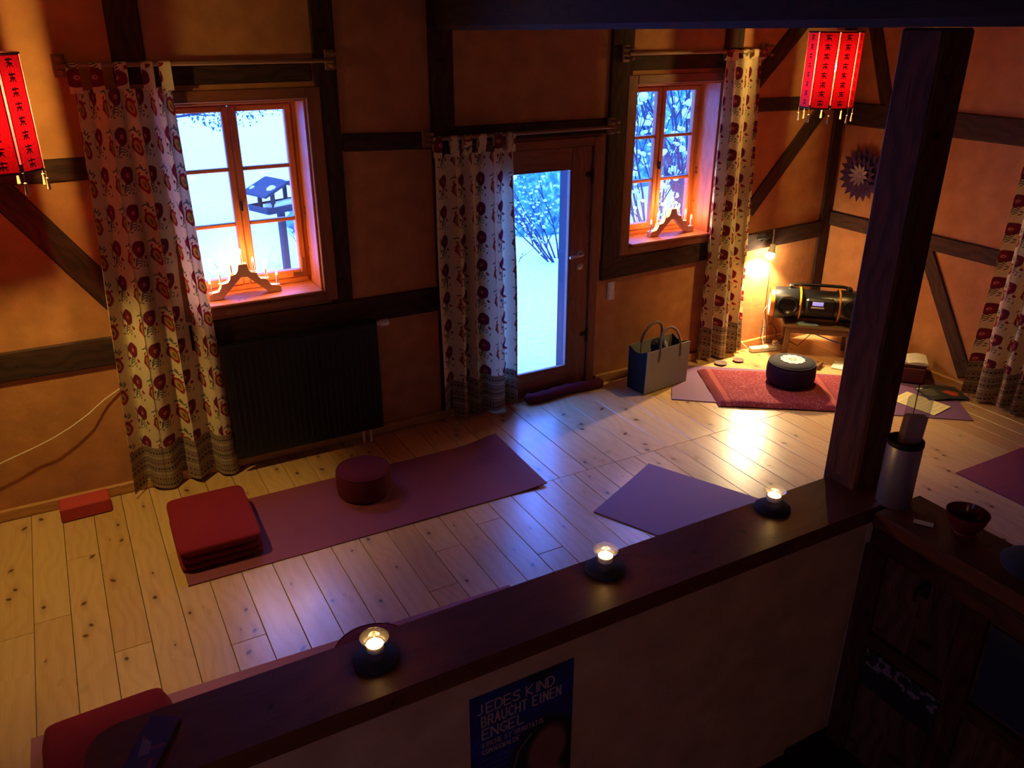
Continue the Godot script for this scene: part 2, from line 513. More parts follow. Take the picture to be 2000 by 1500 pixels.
func materials() -> void:
	var m: StandardMaterial3D
	# plaster, terracotta wash
	m = mat("plaster", Color8(208, 142, 86), 0.92)
	m.albedo_texture = mottle("plaster_wash", 3, 0.012, Color(0.86, 0.84, 0.82), Color(1, 1, 1))
	bumpy(m, 4, 0.05, 0.12, 0.9)
	m = mat("plaster_pale", Color8(232, 190, 138), 0.92)
	m.albedo_texture = mottle("pale_wash", 6, 0.012, Color(0.86, 0.84, 0.82), Color(1, 1, 1))
	bumpy(m, 7, 0.05, 0.12, 0.9)
	m = mat("ceiling_paint", Color8(84, 54, 36), 0.95)
	# woods
	m = mat("pine_floor", Color8(255, 255, 255), 0.34)
	m.albedo_texture = wood_tex(1020, 1024, 11, Color8(218, 178, 124), Color8(182, 134, 80), 6, 4, Color8(84, 46, 26), 0.42)
	m.metallic_specular = 0.5
	m.clearcoat_enabled = true; m.clearcoat = 0.5; m.clearcoat_roughness = 0.24
	var rough := mottle("floor_wear", 15, 0.02, Color(0.62, 0.62, 0.62), Color(1, 1, 1), 256)
	m.roughness_texture = rough
	m.roughness = 0.42
	m = mat("old_oak", Color8(86, 57, 40), 0.85)
	m.albedo_texture = wood_tex(510, 1024, 41, Color8(238, 226, 212), Color8(112, 92, 80), 3, 2, Color8(60, 44, 36), 0.85)
	m.uv1_scale = Vector3(2.0, 0.8, 1)
	m = mat("dark_beam", Color8(54, 36, 30), 0.8)
	m.albedo_texture = M.old_oak.albedo_texture
	m.uv1_scale = Vector3(2.0, 0.8, 1)
	m = mat("window_pine", Color8(196, 116, 62), 0.5)
	m.albedo_texture = wood_tex(510, 1024, 51, Color8(255, 250, 244), Color8(196, 168, 146), 3, 3, Color8(110, 70, 44), 0.6)
	m.uv1_scale = Vector3(2.2, 0.9, 1)
	m = mat("door_pine", Color8(150, 92, 58), 0.55)
	m.albedo_texture = M.window_pine.albedo_texture
	m.uv1_scale = Vector3(2.2, 0.9, 1)
	m = mat("base_pine", Color8(206, 154, 92), 0.5)
	m.albedo_texture = M.window_pine.albedo_texture
	m.uv1_scale = Vector3(2.2, 0.9, 1)
	m = mat("rail_wood", Color8(122, 66, 42), 0.42)
	m.albedo_texture = M.window_pine.albedo_texture
	m.uv1_scale = Vector3(1.4, 0.9, 1)
	m = mat("post_wood", Color8(122, 68, 46), 0.78)
	m.albedo_texture = M.old_oak.albedo_texture
	m.uv1_scale = Vector3(2.0, 0.8, 1)
	m = mat("panel_wood", Color8(150, 104, 82), 0.6)
	m.albedo_texture = M.old_oak.albedo_texture
	m.uv1_scale = Vector3(2.0, 0.8, 1)
	m = mat("plywood", Color8(226, 186, 140), 0.7)
	m = mat("rod_wood", Color8(150, 112, 84), 0.45)
	m = mat("stool_wood", Color8(112, 82, 54), 0.55)
	# cloth
	var pt := print_tex(); var bt := border_tex()
	m = mat("curtain_print", Color.WHITE, 0.9)
	m.albedo_texture = pt
	m.uv1_scale = Vector3(1.0 / 0.44, 1.0 / 0.17, 1)
	m.backlight_enabled = true
	m.backlight = lin(0.34, 0.34, 0.34)
	m = mat("curtain_hem", Color.WHITE, 0.95)
	m.albedo_texture = bt
	m.uv1_scale = Vector3(1.0 / 0.11, 1.0 / 0.24, 1)
	m.backlight_enabled = true
	m.backlight = lin(0.15, 0.15, 0.15)
	m = mat("mat_plum", Color8(134, 60, 80), 0.75)
	bumpy(m, 61, 0.3, 0.05, 2.0)
	m = mat("mat_violet", Color8(124, 82, 122), 0.75)
	bumpy(m, 62, 0.3, 0.05, 2.0)
	m = mat("mat_rose", Color8(168, 100, 112), 0.75)
	bumpy(m, 63, 0.3, 0.05, 2.0)
	m = mat("wool_red", Color8(132, 14, 30), 1.0)
	m.rim_enabled = true; m.rim = 0.25; m.rim_tint = 0.8
	bumpy(m, 64, 0.12, 0.25, 3.0)
	m = mat("cotton_red", Color8(100, 12, 28), 0.95)
	m = mat("cotton_black", Color8(30, 26, 36), 0.9)
	m = mat("cotton_violet", Color8(44, 22, 62), 0.9)
	m = mat("foam_red", Color8(186, 62, 60), 0.85)
	m = mat("lotus_white", Color8(236, 206, 214), 0.85)
	m = mat("lotus_gold", Color8(206, 180, 110), 0.85)
	m = mat("rug_pile", Color.WHITE, 1.0)
	m.albedo_texture = rug_tex()
	m = mat("felt_grey", Color8(150, 146, 140), 1.0)
	m = mat("felt_blue", Color8(18, 24, 30), 1.0)
	m = mat("felt_rope", Color8(126, 104, 96), 1.0)
	m = mat("draught_cloth", Color8(92, 18, 38), 0.95)
	# metal, plastic, glass, ceramics
	m = mat("radiator_black", Color8(14, 16, 17), 0.5)
	m = mat("black_plastic", Color8(20, 20, 22), 0.32)
	m = mat("black_matt", Color8(24, 24, 26), 0.7)
	m = mat("orange_plastic", Color8(214, 130, 20), 0.4)
	m = mat("silver_cone", Color8(210, 210, 206), 0.35)
	m = mat("white_plastic", Color8(226, 222, 214), 0.4)
	m = mat("steel", Color8(190, 186, 190), 0.4, 0.8)
	m = mat("iron", Color8(42, 38, 38), 0.5, 0.6)
	m = mat("brass", Color8(190, 150, 90), 0.35, 1.0)
	m = mat("slate", Color8(36, 38, 40), 0.75)
	m = mat("glaze_red", Color8(120, 18, 34), 0.18)
	m = mat("phone_glass", Color8(150, 176, 190), 0.12)
	m = mat("wax", Color8(244, 236, 214), 0.5)
	m = mat("clear_glass", Color(1, 1, 1, 0.08), 0.02)
	m.transparency = BaseMaterial3D.TRANSPARENCY_ALPHA
	m = mat("window_glass", Color(0.96, 0.98, 1.0, 0.03), 0.01)
	m.transparency = BaseMaterial3D.TRANSPARENCY_ALPHA
	m = mat("cord_white", Color8(232, 222, 204), 0.5)
	m = mat("cord_dark", Color8(40, 30, 26), 0.6)
	m = mat("paper_cream", Color.WHITE, 0.9)
	m.albedo_texture = page_tex(Color8(240, 226, 160), Color8(120, 104, 80), 5, true)
	m = mat("paper_white", Color.WHITE, 0.9)
	m.albedo_texture = page_tex(Color8(236, 228, 208), Color8(110, 100, 92), 6)
	m = mat("page_edge", Color8(222, 212, 190), 0.9)
	m = mat("book_wine", Color8(92, 28, 36), 0.7)
	m = mat("poster_print", Color.WHITE, 0.6)
	m.albedo_texture = poster_tex()
	# lantern
	m = mat("lantern_paper", Color.WHITE, 0.85)
	m.albedo_texture = lantern_tex()
	m.backlight_enabled = true
	m.backlight = lin(0.065, 0.065, 0.065)
	m = mat("lantern_trim", Color8(54, 8, 14), 0.7)
	m = mat("tassel_gold", Color8(176, 150, 116), 0.6)
	# garden
	m = mat("snow", Color8(244, 246, 250), 0.85)
	bumpy(m, 71, 0.03, 3.0, 0.5)
	m = mat("bark", Color8(46, 44, 58), 0.9)
	m = mat("evergreen", Color8(40, 84, 84), 0.9)
	m = mat("feeder_wood", Color8(38, 36, 40), 0.9)
	m = mat("house_stone", Color8(52, 52, 60), 0.95)

func glow(called: String, c: Color, e: float) -> StandardMaterial3D:
	var m := mat(called, Color(1, 0.95, 0.85), 0.4)
	m.emission_enabled = true
	m.emission = c
	m.emission_energy_multiplier = e
	return m

func lamp(parent: Node, at: Vector3, c: Color, e: float, size: float, called := "light") -> void:
	var l := OmniLight3D.new()
	l.name = called
	l.light_color = c
	l.light_energy = e
	l.light_size = size
	l.omni_range = 12.0
	l.omni_attenuation = 2.0
	l.shadow_enabled = true
	parent.add_child(l, true)
	l.position = at

# ---------------------------------------------------------------- structure
func timber(parent: Node, called: String, a: Vector2, b: Vector2, wid: float, proud := 0.018, m := "old_oak", right := false) -> void:
	# a timber of the frame set into a wall, between two points on the wall's face
	var s := MB.new()
	s.uvo = Vector2(rng.randf(), rng.randf() * 2.0)
	if right:
		s.bar(Vector3(5.09 + 0.02 - proud / 2, a.y, a.x), Vector3(5.09 + 0.02 - proud / 2, b.y, b.x), wid, 0.04 + proud, 0.006, Vector3(1, 0, 0))
	else:
		s.bar(Vector3(a.x, a.y, proud / 2 - 0.02), Vector3(b.x, b.y, proud / 2 - 0.02), wid, 0.04 + proud, 0.006)
	put(s, called, M[m], parent)

func window_unit(n: int, x0: float, x1: float, label: String, at := Vector3.ZERO, turn := 0.0) -> void:
	var y0 := 0.935; var y1 := 1.928; var zs := -0.19
	var b := MB.new()
	var w := Node3D.new()
	w.name = "window_%d" % n
	add_child(w)
	tag(w, label, "", "", "structure")
	w.position = Vector3(x0, y0, 0)
	if turn != 0.0:
		w.position = at + Vector3(0, y0, 0)
		w.rotation.y = turn
	var W := x1 - x0; var H := y1 - y0
	# casing on the wall face
	for q in [[-0.036, H / 2, 0.072, H + 0.11], [W + 0.036, H / 2, 0.072, H + 0.11]]:
		b = MB.new(); b.box(Vector3(q[0], q[1], 0.012), Vector3(q[2], q[3], 0.024), 0.004); put(b, "casing", M.door_pine, w)
	b = MB.new(); b.box(Vector3(W / 2, H + 0.028, 0.013), Vector3(W, 0.056, 0.025), 0.004); put(b, "casing", M.door_pine, w)
	b = MB.new(); b.box(Vector3(W / 2, -0.028, 0.013), Vector3(W, 0.054, 0.025), 0.004); put(b, "casing", M.door_pine, w)
	# lining of the reveal
	for sx in [0.006, W - 0.006]:
		b = MB.new(); b.box(Vector3(sx, H / 2, zs / 2), Vector3(0.012, H, -zs), 0.002); put(b, "reveal_board", M.window_pine, w)
	b = MB.new(); b.box(Vector3(W / 2, H - 0.006, zs / 2), Vector3(W - 0.024, 0.012, -zs), 0.002); put(b, "reveal_board", M.window_pine, w)
	b = MB.new(); b.box(Vector3(W / 2, 0.006, zs / 2 + 0.012), Vector3(W - 0.024, 0.014, -zs + 0.05), 0.004); put(b, "window_sill", M.window_pine, w)
	# fixed frame
	var f := 0.022
	b = MB.new()
	b.box(Vector3(f / 2 + 0.012, H / 2, zs - 0.02), Vector3(f, H, 0.07)); b.box(Vector3(W - f / 2 - 0.012, H / 2, zs - 0.02), Vector3(f, H, 0.07))
	b.box(Vector3(W / 2, H - f / 2 - 0.012, zs - 0.02), Vector3(W, f, 0.07)); b.box(Vector3(W / 2, 0.02 + f / 2, zs - 0.02), Vector3(W, f + 0.012, 0.07))
	put(b, "window_frame", M.window_pine, w)
	# two sashes, three panes each
	var in0 := 0.012 + f; var mid := W / 2
	for s in 2:
		var a0 := in0 if s == 0 else mid + 0.001
		var a1 := mid - 0.001 if s == 0 else W - in0
		var st := 0.036
		var h0 := 0.044; var h1 := H - 0.034
		var sash := Node3D.new()
		sash.name = "sash"
		w.add_child(sash, true)
		b = MB.new()
		b.box(Vector3(a0 + st / 2, (h0 + h1) / 2, zs), Vector3(st, h1 - h0, 0.045), 0.006)
		b.box(Vector3(a1 - st / 2, (h0 + h1) / 2, zs), Vector3(st, h1 - h0, 0.045), 0.006)
		b.box(Vector3((a0 + a1) / 2, h1 - 0.014, zs), Vector3(a1 - a0 - 2 * st, 0.028, 0.044), 0.004)
		b.box(Vector3((a0 + a1) / 2, h0 + 0.022, zs), Vector3(a1 - a0 - 2 * st, 0.044, 0.044), 0.004)
		put(b, "sash_frame", M.window_pine, sash)
		var g0 := h0 + 0.044; var g1 := h1 - 0.028
		for k in [1, 2]:
			b = MB.new(); b.box(Vector3((a0 + a1) / 2, lerpf(g0, g1, k / 3.0), zs), Vector3(a1 - a0 - 2 * st, 0.02, 0.03), 0.004)
			put(b, "glazing_bar", M.window_pine, sash)
		for k in 3:
			b = MB.new(); b.box(Vector3((a0 + a1) / 2, lerpf(g0, g1, (k + 0.5) / 3.0), zs - 0.012), Vector3(a1 - a0 - 2 * st + 0.008, (g1 - g0) / 3.0, 0.003), 0.0)
			put(b, "pane", M.window_glass, sash)
		# corner irons
		var ox := a0 + 0.016 if s == 0 else a1 - 0.016
		var dx := 0.03 if s == 0 else -0.03
		b = MB.new(); b.box(Vector3(ox, h0 + 0.06, zs + 0.024), Vector3(0.022, 0.1, 0.003), 0.001); b.box(Vector3(ox + dx, h0 + 0.02, zs + 0.024), Vector3(0.07, 0.022, 0.003), 0.001)
		put(b, "corner_iron", M.brass, sash)
	b = MB.new(); b.box(Vector3(mid, H * 0.47, zs + 0.035), Vector3(0.012, 0.05, 0.025), 0.003); put(b, "window_catch", M.iron, w)

func build_shell() -> void:
	var b: MB
	# floor planks on a subfloor
	var f := MB.new()
	f.box(Vector3(1.5, -0.06, 2.6), Vector3(7.6, 0.06, 5.9), 0.0)
	var fl := struct(f, "floor", M.dark_beam, "pale pine plank floor with dark knots")
	var lo := -2.05
	var xs := []
	var x := -0.02 - 0.138 * 14
	while x < 1.9: xs.append([x, 0.138]); x += 0.138
	# boards left of the door run through, those by the door end at z 0.98
	var rows := []
	for q in xs:
		var cuts := [0.0]
		var z := 0.35 + rng.randf() * 1.4
		if absf(q[0] + 0.158) < 0.02: z = 1.29
		if absf(q[0] + 0.434) < 0.02: z = 0.95
		while z < 5.4:
			cuts.append(z)
			z += rng.randf_range(1.3, 1.9)
		cuts.append(5.5)
		rows.append([q[0], q[1], cuts])
	var xb := x
	while x < 5.05:
		rows.append([x, 0.185, [0.0, 0.985]]); x += 0.185
	x = xb
	while x < 5.05:
		var cuts := [0.985]
		var z := 1.9 + rng.randf() * 1.3
		while z < 5.4:
			cuts.append(z)
			z += rng.randf_range(1.3, 1.9)
		cuts.append(5.5)
		rows.append([x, 0.138, cuts]); x += 0.138
	for r in rows:
		var wd: float = minf(r[1], 5.09 - r[0])
		for k in r[2].size() - 1:
			var z0: float = r[2][k] + (0.0008 if k > 0 else 0.0); var z1: float = r[2][k + 1] - 0.0008
			b = MB.new()
			b.box(Vector3(r[0] + wd / 2, -0.0148 - rng.randf() * 0.0006, (z0 + z1) / 2), Vector3(wd - 0.0022, 0.03, z1 - z0), 0.0016)
			# each board takes one of the six strips of the pine texture
			var strip := rng.randi() % 6
			var vo := rng.randf() * 1.6
			for i in b.uv.size():
				var p := b.v[i]
				b.uv[i] = Vector2((strip + clampf((p.x - r[0]) / r[1], 0.02, 0.98)) / 6.0, p.z / 1.6 + vo)
			put(b, "plank", M.pine_floor, fl)
	# walls
	b = MB.new()
	var zc := -0.14; var th := 0.28
	var seg := func(x0: float, x1: float, y0: float, y1: float) -> void:
		b.box(Vector3((x0 + x1) / 2, (y0 + y1) / 2, zc), Vector3(x1 - x0, y1 - y0, th), 0.0)
	seg.call(-2.05, 0.478, 0.0, 2.6)
	seg.call(0.478, 1.168, 0.0, 0.935); seg.call(0.478, 1.168, 1.928, 2.6)
	seg.call(1.168, 2.03, 0.0, 2.6)
	seg.call(2.03, 2.965, 1.645, 2.6); seg.call(2.03, 2.965, -0.06, 0.0)
	seg.call(2.965, 3.2, 0.0, 2.6)
	seg.call(3.2, 3.89, 0.0, 0.935); seg.call(3.2, 3.89, 1.928, 2.6)
	seg.call(3.89, 5.3, 0.0, 2.6)
	var wb := struct(b, "wall_back", M.plaster, "terracotta plaster wall with dark timber frame, windows and door")
	b = MB.new(); b.box(Vector3(5.19, 1.3, 2.7), Vector3(0.2, 2.6, 5.6), 0.0)
	var wr := struct(b, "wall_right", M.plaster, "terracotta plaster wall with timber frame right of the corner")
	b = MB.new()
	b.box(Vector3(-2.19, 1.3, 1.85), Vector3(0.28, 2.6, 4.1), 0.0); b.box(Vector3(-2.19, 1.3, 5.095), Vector3(0.28, 2.6, 1.01), 0.0)
	b.box(Vector3(-2.19, 0.4675, 4.245), Vector3(0.28, 0.935, 0.69), 0.0); b.box(Vector3(-2.19, 2.264, 4.245), Vector3(0.28, 0.672, 0.69), 0.0)
	struct(b, "wall_left", M.plaster, "terracotta plaster wall left of the room")
	b = MB.new(); b.box(Vector3(1.5, 1.3, 5.6), Vector3(7.4, 2.6, 0.2), 0.0)
	struct(b, "wall_front", M.plaster, "terracotta plaster wall facing the windows")
	b = MB.new(); b.box(Vector3(1.5, 2.66, 2.7), Vector3(7.6, 0.12, 6.2), 0.0)
	struct(b, "ceiling", M.ceiling_paint, "dark ceiling above the beam")
	# timber frame of the back wall
	timber(wb, "timber_post", Vector2(0.39, 2.02), Vector2(0.4, 2.59), 0.14)
	timber(wb, "timber_post", Vector2(1.268, 0.86), Vector2(1.285, 2.59), 0.115)
	timber(wb, "timber_post", Vector2(1.91, 0.02), Vector2(1.907, 2.59), 0.14, 0.02)
	timber(wb, "timber_post", Vector2(3.075, 0.76), Vector2(3.085, 2.59), 0.16, 0.02)
	timber(wb, "timber_post", Vector2(3.95, 2.0), Vector2(3.95, 2.59), 0.15)
	timber(wb, "timber_post", Vector2(5.045, 0.06), Vector2(5.01, 1.7), 0.1)
	timber(wb, "timber_post", Vector2(5.005, 1.8), Vector2(4.99, 2.59), 0.1)
	timber(wb, "timber_rail", Vector2(-2.05, 0.8), Vector2(1.838, 0.785), 0.145, 0.016)
	timber(wb, "timber_rail", Vector2(-2.05, 1.665), Vector2(0.33, 1.67), 0.1, 0.015)
	timber(wb, "timber_rail", Vector2(1.34, 1.705), Vector2(1.84, 1.685), 0.09, 0.015)
	timber(wb, "timber_rail", Vector2(1.98, 1.705), Vector2(3.0, 1.7), 0.09, 0.015)
	timber(wb, "timber_rail", Vector2(0.46, 2.05), Vector2(1.21, 2.05), 0.085, 0.015)
	timber(wb, "timber_rail", Vector2(3.16, 2.05), Vector2(3.95, 2.05), 0.085, 0.015)
	timber(wb, "timber_rail", Vector2(2.99, 0.79), Vector2(4.985, 0.848), 0.125, 0.024)
	timber(wb, "timber_rail", Vector2(3.96, 1.77), Vector2(5.08, 1.755), 0.09, 0.015)
	timber(wb, "timber_brace", Vector2(-0.24, 1.62), Vector2(0.19, 0.98), 0.125, 0.014)
	timber(wb, "timber_brace", Vector2(4.24, 1.05), Vector2(4.83, 1.71), 0.11, 0.014)
	timber(wb, "timber_brace", Vector2(4.12, 1.86), Vector2(4.62, 2.35), 0.115, 0.014)
	# and of the right wall
	timber(wr, "timber_rail", Vector2(0.004, 1.675), Vector2(5.4, 1.675), 0.155, 0.02, "old_oak", true)
	timber(wr, "timber_rail", Vector2(0.004, 0.92), Vector2(5.4, 0.92), 0.105, 0.02, "old_oak", true)
	timber(wr, "timber_brace", Vector2(1.31, 0.1), Vector2(0.84, 0.86), 0.105, 0.014, "old_oak", true)
	timber(wr, "timber_brace", Vector2(0.80, 0.98), Vector2(0.46, 1.6), 0.105, 0.014, "old_oak", true)
	timber(wr, "timber_brace", Vector2(0.33, 1.76), Vector2(0.03, 2.5), 0.1, 0.014, "old_oak", true)
	# baseboards
	b = MB.new()
	b.box(Vector3(-0.01, 0.03, 0.0125), Vector3(4.07, 0.06, 0.025), 0.005)
	struct(b, "baseboard_back", M.base_pine, "pine baseboard along the window wall left of the door")
	b = MB.new()
	b.box(Vector3(4.03, 0.03, 0.0125), Vector3(2.1, 0.06, 0.025), 0.005)
	struct(b, "baseboard_back_001", M.base_pine, "pine baseboard between the door and the lamp corner")
	b = MB.new()
	b.box(Vector3(5.0775, 0.03, 2.76), Vector3(0.025, 0.06, 5.4), 0.005)
	struct(b, "baseboard_right", M.base_pine, "pine baseboard along the right wall")
	window_unit(1, 0.478, 1.168, "pine casement window with six panes behind the large curtain")
	window_unit(2, 3.2, 3.89, "pine casement window right of the door, snowy twigs behind")
	window_unit(3, 0.0, 0.69, "unseen casement window added behind the camera to light the low wall", Vector3(-2.05, 0, 4.59), PI / 2)  # added out of view, sends daylight onto the low wall
	build_door()
	build_parapet()

func build_door() -> void:
	var d := Node3D.new()
	d.name = "door_1"
	add_child(d)
	tag(d, "brown wooden garden door with one tall glass pane", "", "", "structure")
	d.position = Vector3(2.03, 0, 0)
	var W := 0.935; var H := 1.645
	var b := MB.new()
	b.box(Vector3(0.03, H / 2, -0.03), Vector3(0.06, H, 0.1), 0.004); put(b, "door_frame", M.door_pine, d)
	b = MB.new(); b.box(Vector3(W - 0.03, H / 2, -0.03), Vector3(0.06, H, 0.1), 0.004); put(b, "door_frame", M.door_pine, d)
	b = MB.new(); b.box(Vector3(W / 2, H - 0.025, -0.03), Vector3(W - 0.12, 0.05, 0.1), 0.004); put(b, "door_frame", M.door_pine, d)
	# leaf: stiles and rails round the glass
	var x0 := 0.062; var x1 := W - 0.062; var g0 := 0.165; var g1 := 0.728; var y0 := 0.012; var y1 := H - 0.052; var p0 := 0.165; var p1 := 1.468
	var zl := -0.025
	b = MB.new()
	b.box(Vector3((x0 + g0) / 2, (y0 + y1) / 2, zl), Vector3(g0 - x0, y1 - y0, 0.055), 0.004)
	b.box(Vector3((x1 + g1) / 2, (y0 + y1) / 2, zl), Vector3(x1 - g1, y1 - y0, 0.055), 0.004)
	b.box(Vector3((g0 + g1) / 2, (p1 + y1) / 2, zl), Vector3(g1 - g0, y1 - p1, 0.053), 0.004)
	b.box(Vector3((g0 + g1) / 2, (y0 + p0) / 2, zl), Vector3(g1 - g0, p0 - y0, 0.053), 0.004)
	put(b, "door_leaf", M.door_pine, d)
	b = MB.new()
	for q in [[g0 + 0.006, (p0 + p1) / 2, 0.012, p1 - p0], [g1 - 0.006, (p0 + p1) / 2, 0.012, p1 - p0]]: b.box(Vector3(q[0], q[1], zl + 0.02), Vector3(q[2], q[3], 0.012), 0.003)
	for y in [p0 + 0.006, p1 - 0.006]: b.box(Vector3((g0 + g1) / 2, y, zl + 0.02), Vector3(g1 - g0 - 0.024, 0.012, 0.012), 0.003)
	put(b, "glazing_bead", M.door_pine, d)
	b = MB.new(); b.box(Vector3((g0 + g1) / 2, (p0 + p1) / 2, zl), Vector3(g1 - g0, p1 - p0, 0.004), 0.0)
	put(b, "pane", M.window_glass, d)
	b = MB.new(); b.box(Vector3(W / 2, -0.006, -0.02), Vector3(W, 0.034, 0.12), 0.004); put(b, "threshold", M.door_pine, d)
	# handle, rosettes
	var h := Node3D.new()
	h.name = "door_handle"
	d.add_child(h)
	h.position = Vector3(0.80, 0.93, zl + 0.028)
	b = MB.new(); b.t = Transform3D(Basis(Vector3(1, 0, 0), PI / 2), Vector3.ZERO); b.lathe([Vector2(0, 0.0), Vector2(0.024, 0.0), Vector2(0.024, 0.006), Vector2(0, 0.008)], 20); put(b, "rosette", M.steel, h)
	b = MB.new(); b.t = Transform3D(Basis(Vector3(1, 0, 0), PI / 2), Vector3(0.004, -0.085, 0)); b.lathe([Vector2(0, 0.0), Vector2(0.022, 0.0), Vector2(0.022, 0.006), Vector2(0.006, 0.008), Vector2(0.006, 0.016), Vector2(0, 0.017)], 20); put(b, "key_rosette", M.steel, h)
	b = MB.new(); b.tube([Vector3(0, 0, 0.004), Vector3(0, 0, 0.04), Vector3(-0.012, 0, 0.052), Vector3(-0.05, 0.0, 0.054), Vector3(-0.105, -0.004, 0.052)], 0.0075, 10); put(b, "lever", M.steel, h)
	for y in [0.37, 1.41]:
		b = MB.new()
		b.tube([Vector3(W - 0.062, y - 0.045, zl + 0.036), Vector3(W - 0.062, y + 0.045, zl + 0.036)], 0.01, 10)
		b.box(Vector3(W - 0.085, y + 0.008, zl + 0.032), Vector3(0.05, 0.022, 0.01), 0.003)
		put(b, "hinge", M.iron, d)
	# outer jamb stones in the thickness of the wall, snow driven against them
	b = MB.new(); b.box(Vector3(0.02, H / 2, -0.19), Vector3(0.1, H, 0.19), 0.004); b.box(Vector3(W - 0.045, H / 2, -0.19), Vector3(0.14, H, 0.19), 0.004); put(b, "outer_jamb", M.house_stone, d)

func build_parapet() -> void:
	# chest-high wall along the room, wood cap with tealights; second cap runs back from the post
	var b := MB.new()
	b.box(Vector3(0.92, 0.475, 2.90), Vector3(2.16, 0.95, 0.13), 0.0)
	b.box(Vector3(1.975, 0.475, 4.0), Vector3(0.11, 0.95, 2.1), 0.0)
	struct(b, "wall_parapet", M.plaster_pale, "low plastered wall with a wooden cap, in front")
	b = MB.new()
	b.box(Vector3(0.85, 0.04, 2.975), Vector3(2.0, 0.08, 0.02), 0.004)
	struct(b, "baseboard_parapet", M.dark_beam, "dark baseboard at the foot of the low wall")
	# cap with rounded ends
	b = MB.new()
	var out := PackedVector2Array()
	var r := 0.07
	for q in [[1.96 - r, 2.812 + r, -PI / 2], [1.96 - r, 3.0 - 0.01, 0.0], [-0.165 + r, 3.0 - r, PI / 2], [-0.165 + r, 2.812 + r, PI]]:
		var rr := r if q[2] != 0.0 else 0.01
		var cx: float = q[0] if q[2] != 0.0 else 1.96 - 0.01
		for k in 7:
			var a: float = q[2] + PI / 2 * k / 6.0
			out.append(Vector2(cx + cos(a) * rr, q[1] + sin(a) * rr))
	b.t = Transform3D(Basis(Vector3(1, 0, 0), Vector3(0, 0, 1), Vector3(0, -1, 0)), Vector3(0, 0.975, 0))
	var flipd := PackedVector2Array()
	for p in out: flipd.append(Vector2(p.x, p.y))
	b.prism(flipd, 0.05)
	for i in b.uv.size(): b.uv[i] = Vector2(b.v[i].z + b.v[i].y, b.v[i].x)
	struct(b, "trim_1", M.rail_wood, "brown wooden cap board of the low wall, carrying the tealights")
	b = MB.new()
	b.box(Vector3(1.967, 0.972, 4.03), Vector3(0.2, 0.048, 2.04), 0.006)
	struct(b, "trim_2", M.rail_wood, "brown wooden cap board beside the post, carrying the metal canister")
	# panelled front below the second cap
	b = MB.new()
	var face := 1.912
	b.box(Vector3(face, 0.9, 3.9), Vector3(0.04, 0.07, 1.8), 0.004)
	for z in [3.02, 3.335, 3.72]: b.box(Vector3(face, 0.44, z), Vector3(0.036, 0.85, 0.07), 0.004)
	b.box(Vector3(face, 0.555, 3.9), Vector3(0.034, 0.05, 1.8), 0.004)
	var tr := struct(b, "trim_3", M.post_wood, "dark frame of the panelled boarding below the cap, right")
	for q in [[3.178, 0.725, 0.245, 0.28], [3.178, 0.275, 0.245, 0.5], [3.53, 0.725, 0.315, 0.28], [3.53, 0.275, 0.315, 0.5], [4.3, 0.725, 1.09, 0.28], [4.3, 0.275, 1.09, 0.5]]:
		b = MB.new(); b.box(Vector3(1.914, q[1], q[0]), Vector3(0.012, q[3], q[2]), 0.002); put(b, "panel", M.panel_wood, tr)
	b = MB.new()
	b.box(Vector3(1.83, 0.05, 3.6), Vector3(0.2, 0.1, 1.3), 0.006)
	struct(b, "trim_4", M.dark_beam, "dark wooden step at the foot of the panelled boarding")
	# free-standing post and ceiling beam
	b = MB.new()
	b.uvo = Vector2(0.3, 0.1)
	b.box(Vector3(1.965, 1.125, 2.85), Vector3(0.12, 2.28, 0.12), 0.007)
	tag(put(b, "support_post", M.post_wood), "dark brown square wooden post rising from the low wall", "post")
	b = MB.new()
	b.t = Transform3D(Basis(Vector3(1, 0, 0), -0.011), Vector3(1.93, 2.235 + 0.0302 + 0.16, 2.75))
	b.box(Vector3.ZERO, Vector3(0.2, 0.32, 5.48), 0.02)
	tag(put(b, "ceiling_beam", M.dark_beam), "massive dark ceiling beam resting on the wooden post", "beam")

